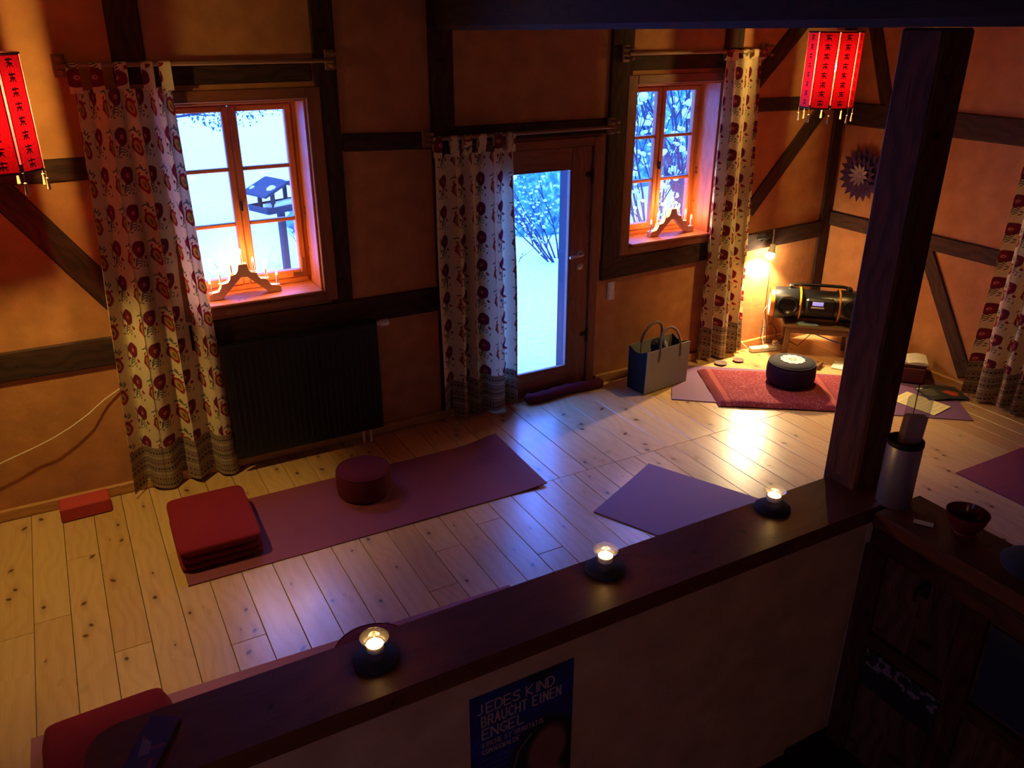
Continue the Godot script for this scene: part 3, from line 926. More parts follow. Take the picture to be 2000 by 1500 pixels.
# ---------------------------------------------------------------- hangings and lamps
func make_curtain(label: String, at: Vector3, turn: float, x0t: float, x1t: float, x0b: float, x1b: float, yr: float, nf: float, tabs: int, sd: float, drop := 0.1) -> Node3D:
	# local x along the wall, local z into the room; at is the point on the floor below local x = 0
	var c := thing("curtain", label, "curtain", at, turn, "printed tab-top curtains")
	var top := yr - drop; var hem := 0.235; var bot := 0.022
	var fab := 1.75 * maxf(x1b - x0b, x1t - x0t)
	var pos := func(s: float, y: float) -> Vector3:
		var tt := clampf((top - y) / (top - bot), 0.0, 1.0)
		var ss := s + 0.012 * sin(TAU * nf * 2.0 * s + sd * 2.0) + 0.02 * sin(TAU * (s * 1.3 + sd))
		var xx := lerpf(lerpf(x0t, x1t, ss), lerpf(x0b, x1b, ss), tt)
		var am := lerpf(0.016, 0.042, smoothstep(0.0, 0.5, tt))
		var ph := TAU * nf * (s + 0.03 * sin(TAU * s * 1.7 + sd)) + sd
		var zz := 0.075 + am * sin(ph) + am * 0.35 * sin(ph * 2.0 + 0.8 + tt) + 0.006 * sin(7.0 * tt + s * 9.0 + sd)
		return Vector3(xx + am * 0.35 * cos(ph + 0.5), y + 0.010 * sin(ph * 0.5 + sd) * smoothstep(0.9, 1.0, tt), zz)
	var cols := 150
	for part in 2:
		var ya := top if part == 0 else bot + hem
		var yb := bot + hem if part == 0 else bot
		var rn := 36 if part == 0 else 8
		var rows := []; var uvs := []
		for i in rn + 1:
			var y := lerpf(ya, yb, float(i) / rn)
			var line := PackedVector3Array(); var ul := PackedVector2Array()
			for j in cols + 1:
				var s := float(j) / cols
				line.append(pos.call(s, y))
				ul.append(Vector2(s * fab + sd * 0.2, -y))
			rows.append(line); uvs.append(ul)
		var b := MB.new()
		b.grid(rows, uvs, false, true)
		put(b, "fabric" if part == 0 else "hem_border", M.curtain_print if part == 0 else M.curtain_hem, c)
	# tabs looped over the rod
	for k in tabs:
		var s := (k + 0.5 - 0.42 + 0.84 * float(k) / maxf(tabs - 1, 1) * 0.5) / tabs if false else lerpf(0.03, 0.97, float(k) / (tabs - 1))
		var p: Vector3 = pos.call(s, top)
		var rodz := 0.075
		var w := 0.025
		var prof := [Vector2(p.z + 0.002, top - 0.012), Vector2(rodz + 0.014, yr - 0.03)]
		for q in 7:
			var a := PI * q / 6.0
			prof.append(Vector2(rodz + 0.0135 * cos(a), yr + 0.0135 * sin(a)))
		prof.append(Vector2(rodz - 0.014, yr - 0.03)); prof.append(Vector2(p.z - 0.003, top - 0.012))
		var rows := []; var uvs := []
		var acc := 0.0
		for i in prof.size():
			if i > 0: acc += prof[i].distance_to(prof[i - 1])
			rows.append(PackedVector3Array([Vector3(p.x - w, prof[i].y, prof[i].x), Vector3(p.x + w, prof[i].y, prof[i].x)]))
			uvs.append(PackedVector2Array([Vector2(s * fab, acc), Vector2(s * fab + 0.038, acc)]))
		var b := MB.new()
		b.grid(rows, uvs)
		put(b, "tab", M.curtain_print, c)
	return c

func make_rod(label: String, at: Vector3, turn: float, x0: float, x1: float, yr: float) -> void:
	var r := thing("curtain_rod", label, "curtain rod", at, turn, "wooden curtain rods")
	var b := MB.new()
	b.tube([Vector3(x0, yr, 0.075), Vector3(x1, yr, 0.075)], 0.0105, 12)
	put(b, "rod", M.rod_wood, r)
	for x in [x0 + 0.01, x1 - 0.01]:
		b = MB.new()
		b.box(Vector3(x, yr, 0.028), Vector3(0.05, 0.095, 0.02), 0.004)
		b.box(Vector3(x, yr + 0.03, 0.07), Vector3(0.022, 0.016, 0.08), 0.003)
		b.box(Vector3(x, yr - 0.024, 0.07), Vector3(0.022, 0.016, 0.08), 0.003)
		put(b, "rod_bracket", M.rod_wood, r)

func make_lantern(label: String, at: Vector3, h: float, turn: float, e: float) -> void:
	# at: centre of the bottom opening
	var l := thing("hanging_lantern", label, "lantern", at, turn, "red paper lanterns")
	var R := 0.152; var N := 8
	var rows_m: ArrayMesh
	var side := 2.0 * R * sin(PI / N)
	var half := side / 2.0 - 0.0042
	var ap := R * cos(PI / N)
	var b := MB.new()
	b.quad(Vector3(-half, 0, ap), Vector3(half, 0, ap), Vector3(half, h, ap), Vector3(-half, h, ap), Vector2(0, 1), Vector2(1, 1), Vector2(1, 0), Vector2(0, 0))
	rows_m = b.mesh()
	for k in N:
		var p := inst(rows_m, "panel", M.lantern_paper, l)
		p.rotation.y = TAU * k / N
	for y in [0.0, h]:
		b = MB.new()
		for k in N:
			var a0 := TAU * (k + 0.5) / N; var a1 := TAU * (k + 1.5) / N
			b.tube([Vector3(sin(a0) * R, y, cos(a0) * R), Vector3(sin(a1) * R, y, cos(a1) * R)], 0.0035, 6)
		if y > 0.0:
			for k in 4:
				var a := TAU * (k + 0.25) / 4.0
				b.tube([Vector3(0, y, 0), Vector3(sin(a) * R, y, cos(a) * R)], 0.002, 5)
		put(b, "ring", M.lantern_trim, l)
	for k in N:
		var a := TAU * (k + 0.5) / N
		var q := Vector3(sin(a) * R, 0, cos(a) * R)
		b = MB.new()
		b.tube([q, q + Vector3(0, -0.03, 0)], 0.0012, 5)
		b.t = Transform3D(Basis(), q + Vector3(0, -0.03, 0))
		b.lathe([Vector2(0.001, -0.05), Vector2(0.007, -0.045), Vector2(0.004, -0.01), Vector2(0.006, -0.004), Vector2(0, 0.0)], 8)
		put(b, "tassel", M.tassel_gold, l)
	b = MB.new()
	b.tube([Vector3(0, h * 0.8, 0), Vector3(0, 2.6 - at.y, 0)], 0.003, 6)
	put(b, "cable", M.cord_dark, l)
	b = MB.new()
	b.t = Transform3D(Basis(), Vector3(0, h * 0.67, 0))
	b.lathe([Vector2(0, -0.002), Vector2(0.017, 0.0), Vector2(0.019, 0.05), Vector2(0.008, 0.06), Vector2(0, 0.06)], 14)
	put(b, "socket", M.black_matt, l)
	b = MB.new()
	b.t = Transform3D(Basis(), Vector3(0, h * 0.67 - 0.09, 0))
	b.lathe([Vector2(0, 0.0), Vector2(0.018, 0.004), Vector2(0.029, 0.022), Vector2(0.03, 0.036), Vector2(0.02, 0.066), Vector2(0.014, 0.088), Vector2(0, 0.09)], 18)
	put(b, "bulb", M.lantern_bulb, l)
	lamp(l, Vector3(0, h * 0.67 - 0.058, 0), Color8(255, 218, 122), e, 0.026)

func make_arch(label: String, at: Vector3) -> void:
	# stepped pyramid candle arch with seven electric candles
	var a := thing("candle_arch", label, "candle arch", at, 0.0, "candle arches on the window sills")
	var P := PackedVector2Array()
	var steps := [[-0.185, 0.0], [-0.185, 0.03], [-0.17, 0.036], [-0.135, 0.042], [-0.122, 0.062], [-0.118, 0.078], [-0.085, 0.084], [-0.072, 0.1], [-0.068, 0.118], [-0.04, 0.124], [-0.028, 0.14], [-0.022, 0.172], [0.022, 0.172]]
	for q in steps: P.append(Vector2(q[0], q[1]))
	for k in range(steps.size() - 2, -1, -1): P.append(Vector2(-steps[k][0], steps[k][1]))
	for q in [[0.125, 0.0], [0.016, 0.104], [-0.016, 0.104], [-0.125, 0.0]]: P.append(Vector2(q[0], q[1]))
	var b := MB.new()
	b.prism(P, 0.04, 1.0)
	put(b, "arch_board", M.plywood, a)
	var cb := MB.new()
	cb.lathe([Vector2(0.012, 0.0), Vector2(0.013, 0.003), Vector2(0.006, 0.005), Vector2(0.006, 0.052), Vector2(0, 0.054)], 12)
	var cm := cb.mesh()
	var fb := MB.new()
	fb.lathe([Vector2(0.003, 0.0), Vector2(0.0055, 0.008), Vector2(0.0045, 0.018), Vector2(0, 0.027)], 10)
	var fm := fb.mesh()
	for q in [[-0.172, 0.036], [-0.118, 0.078], [-0.058, 0.122], [0.0, 0.172], [0.058, 0.122], [0.118, 0.078], [0.172, 0.036]]:
		var c := inst(cm, "candle", M.white_plastic, a, Vector3(q[0], q[1], 0))
		inst(fm, "bulb", M.candle_bulb, c, Vector3(0, 0.053, 0))
		lamp(a, Vector3(q[0], q[1] + 0.064, 0), Color8(255, 190, 106), 0.022, 0.01, "candle_light")

func make_clip_lamp() -> void:
	var at := Vector3(4.435, 0.86, 0.026)
	var l := thing("clip_lamp", "bare bulb clip lamp clamped to the timber in the corner", "lamp", at)
	var b := MB.new()
	b.bar(Vector3(-0.11, -0.002, 0.012), Vector3(-0.01, 0.0, 0.03), 0.02, 0.014, 0.003)
	b.bar(Vector3(-0.07, -0.03, 0.012), Vector3(0.02, 0.012, 0.035), 0.018, 0.012, 0.003)
	put(b, "clamp", M.black_matt, l)
	b = MB.new()
	b.tube([Vector3(0.02, 0.055, 0.036), Vector3(0.02, 0.0, 0.038), Vector3(0.016, -0.05, 0.044)], 0.005, 8)
	put(b, "stem", M.steel, l)
	var ax := Vector3(-0.26, -0.96, 0.06).normalized()
	var tilt := Basis(Quaternion(Vector3(0, -1, 0), ax))
	b = MB.new()
	b.t = Transform3D(tilt, Vector3(0.012, -0.1, 0.046))
	b.lathe([Vector2(0.016, -0.006), Vector2(0.03, -0.014), Vector2(0.032, -0.013), Vector2(0.022, 0.012), Vector2(0.019, 0.045), Vector2(0, 0.05)], 20)
	put(b, "lamp_holder", M.white_plastic, l)
	b = MB.new()
	b.t = Transform3D(tilt, Vector3(0.012, -0.1, 0.046) + ax * 0.066)
	b.lathe([Vector2(0, 0.0), Vector2(0.02, 0.004), Vector2(0.031, 0.02), Vector2(0.031, 0.036), Vector2(0.018, 0.058), Vector2(0, 0.062)], 20)
	put(b, "bulb", M.clip_bulb, l)
	var c := Vector3(0.012, -0.1, 0.046) + ax * 0.044
	lamp(l, c, Color8(255, 220, 164), 0.26, 0.026)
	var sp := SpotLight3D.new()
	sp.name = "reflector_light"
	sp.light_color = Color8(255, 220, 164)
	sp.light_energy = 2.1
	sp.light_size = 0.026
	sp.spot_angle = 70.0
	sp.spot_angle_attenuation = 0.4
	sp.spot_range = 12.0
	sp.spot_attenuation = 2.0
	sp.shadow_enabled = true
	l.add_child(sp)
	sp.position = c
	sp.basis = Basis.looking_at(ax, Vector3(0, 0, 1))
	b = MB.new()
	b.tube([Vector3(0.02, 0.055, 0.036), Vector3(0.05, 0.03, 0.03), Vector3(0.06, -0.3, 0.01), Vector3(0.05, -0.55, 0.02), Vector3(0.08, -0.70, 0.03), Vector3(0.1, -0.835, 0.03)], 0.0028, 6)
	put(b, "cable", M.cord_dark, l)

func make_fill_lamp() -> void:
	# unseen fill lamp added behind the camera to warm the low wall
	var l := thing("added_fill_lamp", "unseen fill lamp added behind the camera for the low wall", "lamp", Vector3(-0.9, 1.95, 5.5), PI)
	var b := MB.new()
	b.t = Transform3D(Basis(Vector3(1, 0, 0), PI / 2), Vector3.ZERO)
	b.lathe([Vector2(0, 0.0), Vector2(0.05, 0.0), Vector2(0.05, 0.012), Vector2(0.015, 0.02), Vector2(0.012, 0.06), Vector2(0, 0.062)], 24)
	put(b, "wall_plate", M.brass, l)
	b = MB.new()
	b.t = Transform3D(Basis(), Vector3(0, 0, 0.12))
	var pr := []
	for k in 13: pr.append(Vector2(0.07 * sin(PI * k / 12.0), -0.07 * cos(PI * k / 12.0)))
	b.lathe(pr, 24)
	put(b, "globe_bulb", M.globe_glow, l)
	lamp(l, Vector3(0, 0, 0.12), Color8(255, 206, 150), 0.095, 0.068)

func make_tealight(label: String, x: float, z: float, k: int) -> void:
	var cl: String = ["round dark slate coaster nearest the camera, under a tealight", "round dark coaster under the middle tealight on the cap", "round dark coaster under the tealight beside the post"][k]
	var b := MB.new()
	b.lathe([Vector2(0, 0), Vector2(0.049, 0), Vector2(0.05, 0.002), Vector2(0.05, 0.006), Vector2(0.048, 0.008), Vector2(0, 0.008)], 36)
	var c := put(b, "coaster", M.slate)
	c.position = Vector3(x, 1.0005, z)
	tag(c, cl, "coaster", "coasters on the cap")
	var t := thing("tealight_glass", label, "tealight", Vector3(x, 1.0087, z), 0.0, "tealights on the cap")
	b = MB.new()
	b.lathe([Vector2(0, 0.0), Vector2(0.021, 0.0), Vector2(0.0225, 0.003), Vector2(0.0225, 0.034), Vector2(0.0245, 0.044), Vector2(0.0315, 0.052), Vector2(0.032, 0.054), Vector2(0.030, 0.0535), Vector2(0.0225, 0.045), Vector2(0.0205, 0.036), Vector2(0.0205, 0.007), Vector2(0, 0.007)], 36)
	put(b, "glass_cup", M.cup_glass, t)
	b = MB.new()
	b.lathe([Vector2(0, 0.0215), Vector2(0.0192, 0.0215), Vector2(0.0192, 0.036), Vector2(0.0188, 0.036), Vector2(0.0188, 0.0335), Vector2(0, 0.0335)], 28)
	put(b, "candle_cup", M.wax, t)
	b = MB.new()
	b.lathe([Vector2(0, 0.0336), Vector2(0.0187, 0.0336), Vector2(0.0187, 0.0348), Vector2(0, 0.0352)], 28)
	put(b, "wax_glow_disc", M.wax_glow, t)  # candle glow put into the wax surface as emission
	b = MB.new()
	b.lathe([Vector2(0.001, 0.034), Vector2(0.0042, 0.039), Vector2(0.0038, 0.046), Vector2(0, 0.058)], 12)
	put(b, "flame", M.flame, t)
	lamp(t, Vector3(0, 0.044, 0), Color8(255, 196, 110), 0.006, 0.01, "flame_light")

# ---------------------------------------------------------------- things on the floor
func slab_mat(called: String, label: String, m: String, c: Vector2, half_len: float, turn: float, half_w := 0.305, y := 0.0, curl := 0.0) -> void:
	var t := put_mat(half_len, half_w, curl)
	var o := put(t, called, M[m])
	o.position = Vector3(c.x, y, c.y)
	o.rotation.y = turn
	tag(o, label, "yoga mat", "yoga mats")

func put_mat(L: float, Wd: float, curl: float) -> MB:
	var b := MB.new()
	var rows := []; var uvs := []; var low := []
	var nx := 40; var nz := 12
	for i in nz + 1:
		var line := PackedVector3Array(); var ll := PackedVector3Array(); var ul := PackedVector2Array()
		for j in nx + 1:
			var x := lerpf(-L, L, float(j) / nx); var z := lerpf(-Wd, Wd, float(i) / nz)
			var lift := curl * pow(smoothstep(L - 0.3, L, x), 2.0) * (1.0 - 0.6 * float(i) / nz)
			line.append(Vector3(x, 0.0055 + lift + 0.0012 * sin(x * 5.0) * sin(z * 7.0 + x), z)); ll.append(Vector3(x, 0.0006 + lift, z)); ul.append(Vector2(x, z))
		rows.append(line); low.append(ll); uvs.append(ul)
	b.grid(rows, uvs, false, true)
	b.grid(low, uvs, false, false)
	for i in nz:
		for j in [0, nx]:
			b.quad(low[i][j], low[i + 1][j], rows[i + 1][j], rows[i][j]) if j == 0 else b.quad(low[i + 1][j], low[i][j], rows[i][j], rows[i + 1][j])
	for j in nx:
		b.quad(low[0][j + 1], low[0][j], rows[0][j], rows[0][j + 1])
		b.quad(low[nz][j], low[nz][j + 1], rows[nz][j + 1], rows[nz][j])
	return b

func make_zafu(called: String, label: String, at: Vector3, r: float, h: float, m: String, m2: String, lotus: bool) -> void:
	var z := thing(called, label, "meditation cushion", at, 0.3, "round meditation cushions")
	var b := MB.new()
	var seg := 60
	var prof := [Vector2(0.0, 0.001), Vector2(0.7, 0.001), Vector2(0.9, 0.02), Vector2(0.97, 0.12), Vector2(1.0, 0.35), Vector2(1.0, 0.65), Vector2(0.975, 0.83), Vector2(0.93, 0.90)]
	var rows := []; var uvs := []
	for i in prof.size():
		var line := PackedVector3Array(); var ul := PackedVector2Array()
		for k in seg + 1:
			var a := -TAU * k / seg
			var pl: float = 1.0 + 0.008 * sin(a * 15.0) * (1.0 if i > 1 else 0.0)
			line.append(Vector3(cos(a) * prof[i].x * r * pl, prof[i].y * h, sin(a) * prof[i].x * r * pl)); ul.append(Vector2(k / float(seg) * 2.0, prof[i].y * 0.3))
		rows.append(line); uvs.append(ul)
	b.grid(rows, uvs, true, false)
	put(b, "cushion_side", M[m], z)
	b = MB.new()
	b.lathe([Vector2(r * 0.93, h * 0.9), Vector2(r * 0.86, h * 0.96), Vector2(r * 0.6, h * 1.0), Vector2(r * 0.3, h * 1.01), Vector2(0, h * 1.01)], 60)
	put(b, "cushion_top", M[m2], z)
	b = MB.new()
	var ring := []
	for k in 41: ring.append(Vector3(cos(TAU * k / 40.0) * r * 0.945, h * 0.895, sin(TAU * k / 40.0) * r * 0.945))
	b.tube(ring, 0.004, 6, false)
	put(b, "piping", M[m], z)
	if lotus:
		var P := PackedVector2Array()
		for k in 96:
			var a := TAU * k / 96.0
			P.append(Vector2(cos(a), sin(a)) * r * (0.46 + 0.055 * absf(sin(a * 6.0))))
		b = MB.new()
		b.t = Transform3D(Basis(Vector3(1, 0, 0), -PI / 2), Vector3(0, h * 1.012, 0))
		b.prism(P, 0.003)
		put(b, "lotus_patch", M.lotus_white, z)
		b = MB.new()
		for k in 8:
			var a := TAU * k / 8.0
			b.t = Transform3D(Basis(), Vector3(cos(a) * r * 0.13, h * 1.012 + 0.001, sin(a) * r * 0.13))
			b.lathe([Vector2(0.006, 0.0), Vector2(0.006, 0.002), Vector2(0, 0.0025)], 8)
		put(b, "lotus_dots", M.lotus_gold, z)

func make_blanket(label: String, at: Vector3, turn: float, sx: float, sz: float, layers: int, th: float) -> void:
	# folded fleece: stacked layers with rounded folds, all one piece of cloth
	var t := thing("folded_blanket", label, "blanket", at, turn, "folded red blankets")
	for k in layers:
		var b := MB.new()
		var rows := []; var uvs := []
		var ins := 0.012 * ((k * 7) % 3)
		var hx := sx / 2 - ins * 0.7; var hz := sz / 2 - ins
		var y0 := k * th
		var ringn := 12; var seg := 48
		for i in ringn + 1:
			var f := float(i) / ringn
			var line := PackedVector3Array(); var ul := PackedVector2Array()
			var inset: float; var yy: float
			if f < 0.5:
				var a := PI * f / 0.5 - PI / 2
				inset = th * 0.5 * (1.0 - cos(a)); yy = th * 0.5 + th * 0.5 * sin(a)
			else:
				var g := (f - 0.5) / 0.5
				inset = th * 0.5 + g * (minf(hx, hz) - th * 0.5); yy = th + 0.012 * sin(g * PI * 0.5) * (1.0 if k == layers - 1 else 0.0)
			for j in seg + 1:
				var a := -TAU * j / seg
				var e := 0.16
				var cx := signf(cos(a)) * pow(absf(cos(a)), e); var cz := signf(sin(a)) * pow(absf(sin(a)), e)
				var p := Vector3(cx * maxf(hx - inset, 0.0), y0 + yy + 0.002, cz * maxf(hz - inset, 0.0))
				p.y += 0.004 * sin(p.x * 21.0 + k) * sin(p.z * 17.0 + 2.0 * k) * smoothstep(0.4, 0.7, f)
				line.append(p); ul.append(Vector2(p.x, p.z))
			rows.append(line); uvs.append(ul)
		b.grid(rows, uvs, true, false)
		put(b, "fold", M.wool_red, t)

func make_bag() -> void:
	var t := thing("felt_bag", "grey felt shopping bag with dark blue ends beside the door", "bag", Vector3(3.345, 0.0068, 0.235), 0.12)
	var L := 0.4; var D := 0.16; var H := 0.30
	var b := MB.new()
	for s in [-1.0, 1.0]:
		b = MB.new(); b.t = Transform3D(Basis(Vector3(1, 0, 0), 0.03 * s), Vector3(0, 0, 0))
		b.box(Vector3(0, H / 2 + 0.002, s * D / 2), Vector3(L, H, 0.005), 0.001); put(b, "side_panel", M.felt_grey, t)
		# end with a curved upper edge
		var P := PackedVector2Array([Vector2(-D / 2, 0), Vector2(D / 2, 0), Vector2(D / 2, H)])
		for k in 7: P.append(Vector2(D / 2 - D * (k + 1) / 8.0, H - 0.03 * sin(PI * (k + 1) / 8.0)))
		P.append(Vector2(-D / 2, H))
		b = MB.new(); b.t = Transform3D(Basis(Vector3(0, 1, 0), PI / 2), Vector3(s * L / 2, 0.002, 0))
		b.prism(P, 0.005); put(b, "end_panel", M.felt_blue, t)
		var pts := []
		for k in 15:
			var a := PI * k / 14.0
			pts.append(Vector3(-cos(a) * 0.095 + 0.01, H - 0.02 + 0.145 * pow(sin(a), 0.8), s * (D / 2 + 0.012 - 0.03 * sin(a))))
		b = MB.new()
		b.tube([Vector3(-0.09, H - 0.09, s * (D / 2 + 0.008))] + pts + [Vector3(0.11, H - 0.09, s * (D / 2 + 0.008))], 0.009, 8); put(b, "handle", M.felt_rope, t)
	b = MB.new(); b.box(Vector3(0, 0.005, 0), Vector3(L - 0.01, 0.006, D - 0.01), 0.001); put(b, "base", M.felt_blue, t)
	var c := MB.new()
	c.t = Transform3D(Basis(Vector3(0, 0, 1), 0.3), Vector3(0.08, 0.0, 0))
	c.lathe([Vector2(0, 0.03), Vector2(0.06, 0.04), Vector2(0.06, 0.29), Vector2(0.05, 0.33), Vector2(0.02, 0.335), Vector2(0, 0.32)], 16, 1.0, 0.9)
	var o := put(c, "rolled_cloth", M.black_matt)
	o.position = t.position; o.rotation.y = t.rotation.y
	tag(o, "dark rolled cloth sticking out of the felt bag", "cloth")

func make_radiator() -> void:
	var t := thing("radiator", "flat black panel radiator below the left window", "radiator", Vector3(1.0, 0.09, 0.018))
	var b := MB.new()
	b.box(Vector3(0, 0.325, 0.09), Vector3(0.84, 0.65, 0.012), 0.006); b.box(Vector3(0, 0.325, 0.045), Vector3(0.83, 0.64, 0.012), 0.004)
	put(b, "panel", M.radiator_black, t)
	var rb := MB.new(); rb.box(Vector3.ZERO, Vector3(0.012, 0.58, 0.008), 0.003)
	var rm := rb.mesh()
	for k in 25: inst(rm, "rib", M.radiator_black, t, Vector3(-0.38 + k * 0.0317, 0.325, 0.098))
	b = MB.new(); b.box(Vector3(0, 0.652, 0.068), Vector3(0.84, 0.012, 0.055), 0.003)
	for k in 20: b.box(Vector3(-0.39 + k * 0.041, 0.66, 0.068), Vector3(0.024, 0.006, 0.04), 0.001)
	put(b, "top_grille", M.radiator_black, t)
	b = MB.new(); b.box(Vector3(-0.3, 0.4, 0.02), Vector3(0.04, 0.5, 0.04), 0.002); b.box(Vector3(0.3, 0.4, 0.02), Vector3(0.04, 0.5, 0.04), 0.002)
	put(b, "bracket", M.radiator_black, t)
	b = MB.new(); b.t = Transform3D(Basis(Vector3(0, 0, 1), -PI / 2), Vector3(0.42, 0.635, 0.068))
	b.lathe([Vector2(0.014, 0), Vector2(0.014, 0.02), Vector2(0.02, 0.022), Vector2(0.021, 0.07), Vector2(0.016, 0.076), Vector2(0, 0.076)], 16)
	put(b, "thermostat", M.white_plastic, t)
	for x in [0.3, 0.345]:
		b = MB.new(); b.tube([Vector3(x, -0.088, 0.066), Vector3(x, 0.02, 0.066)], 0.0085, 10); put(b, "pipe", M.white_plastic, t)

func make_boombox() -> void:
	var dir := Vector3(0.743, 0, 0.669)
	var turn := atan2(-dir.z, dir.x)
	# stool
	var s := thing("low_stool", "low dark wooden stool carrying the black stereo", "stool", Vector3(4.745, 0, 0.33), turn)
	var b := MB.new()
	b.box(Vector3(0, 0.239, 0), Vector3(0.5, 0.022, 0.27), 0.005); put(b, "seat", M.stool_wood, s)
	for x in [-0.21, 0.21]:
		for z in [-0.1, 0.1]:
			b = MB.new(); b.bar(Vector3(x * 1.06, 0.0, z * 1.05), Vector3(x, 0.228, z), 0.036, 0.036, 0.004, Vector3(1, 0, 0)); put(b, "leg", M.stool_wood, s)
	b = MB.new(); b.box(Vector3(0, 0.205, 0.115), Vector3(0.4, 0.04, 0.018), 0.003); b.box(Vector3(0, 0.205, -0.115), Vector3(0.4, 0.04, 0.018), 0.003); put(b, "apron", M.stool_wood, s)
	# stereo: a fat horizontal tube, speakers at the ends
	var q := thing("stereo", "black tube-shaped portable stereo with orange rings", "stereo", Vector3(4.735, 0.2565, 0.315), turn)
	var R := 0.118; var L := 0.66
	var ax := Transform3D(Basis(Vector3(0, 0, 1), -PI / 2), Vector3(0, R, 0))
	b = MB.new(); b.t = ax
	b.lathe([Vector2(0.085, -L / 2 + 0.0), Vector2(R * 0.96, -L / 2 + 0.02), Vector2(R, -L / 2 + 0.06), Vector2(R, -0.13), Vector2(R * 0.9, -0.11), Vector2(R * 0.9, 0.11), Vector2(R, 0.13), Vector2(R, L / 2 - 0.06), Vector2(R * 0.96, L / 2 - 0.02), Vector2(0.085, L / 2)], 40)
	put(b, "body", M.black_plastic, q)
	for e in [-1.0, 1.0]:
		b = MB.new(); b.t = Transform3D(Basis(Vector3(0, 0, 1), PI / 2 if e < 0 else -PI / 2), Vector3(e * L / 2, R, 0))
		b.lathe([Vector2(0.098, -0.012), Vector2(0.096, 0.012), Vector2(0.086, 0.008), Vector2(0.06, -0.012), Vector2(0.03, -0.004), Vector2(0, 0.004)], 32)
		put(b, "speaker_cone", M.silver_cone, q)
		b = MB.new(); b.t = Transform3D(Basis(Vector3(0, 0, 1), PI / 2 if e < 0 else -PI / 2), Vector3(e * L / 2, R, 0))
		b.lathe([Vector2(0.104, -0.03), Vector2(0.108, 0.0), Vector2(0.1, 0.014), Vector2(0.096, 0.012)], 32)
		put(b, "speaker_rim", M.orange_plastic, q)
		b = MB.new(); b.t = ax
		b.lathe([Vector2(R + 0.0005, e * 0.135 - 0.007), Vector2(R + 0.005, e * 0.135 - 0.005), Vector2(R + 0.005, e * 0.135 + 0.005), Vector2(R + 0.0005, e * 0.135 + 0.007)], 40)
		put(b, "ring", M.orange_plastic, q)
		# round front speaker
		b = MB.new(); b.t = Transform3D(Basis(Vector3(1, 0, 0), PI / 2 - 0.25), Vector3(e * 0.225, R + 0.012, R * 0.94))
		b.lathe([Vector2(0.075, -0.05), Vector2(0.075, 0.014), Vector2(0.066, 0.018), Vector2(0.058, 0.006), Vector2(0.02, -0.006), Vector2(0, -0.003)], 30)
		put(b, "front_speaker", M.black_plastic, q)
		b = MB.new(); b.box(Vector3(e * 0.2, 2 * R + 0.003, -0.01), Vector3(0.04, 0.045, 0.05), 0.01); put(b, "handle_foot", M.black_plastic, q)
	b = MB.new()
	b.tube([Vector3(-0.2, 2 * R + 0.012, -0.02), Vector3(-0.16, 2 * R + 0.018, -0.03), Vector3(0, 2 * R + 0.02, -0.032), Vector3(0.16, 2 * R + 0.018, -0.03), Vector3(0.2, 2 * R + 0.012, -0.02)], 0.012, 10)
	put(b, "handle", M.black_plastic, q)
	b = MB.new(); b.box(Vector3(0, R + 0.012, R * 0.9), Vector3(0.2, 0.13, 0.05), 0.012); put(b, "front_console", M.black_plastic, q)
	b = MB.new(); b.box(Vector3(-0.02, R + 0.045, R * 0.9 + 0.026), Vector3(0.075, 0.028, 0.004), 0.001); put(b, "display_screen", M.blue_screen, q)
	b = MB.new(); b.box(Vector3(-0.02, R + 0.016, R * 0.9 + 0.027), Vector3(0.09, 0.01, 0.006), 0.002); put(b, "disc_slot", M.silver_cone, q)
	for k in 6:
		b = MB.new(); b.box(Vector3(-0.075 + k * 0.03, R - 0.02, R * 0.9 + 0.027), Vector3(0.02, 0.012, 0.006), 0.002); put(b, "button", M.black_matt, q)
	# phone on the stool's edge
	b = MB.new(); b.box(Vector3.ZERO, Vector3(0.145, 0.009, 0.072), 0.004)
	var ph := put(b, "mobile_phone", M.phone_glass)
	ph.position = Vector3(4.62, 0.2552, 0.345); ph.rotation.y = turn + 0.05
	tag(ph, "pale blue mobile phone lying on the stool's edge", "phone")

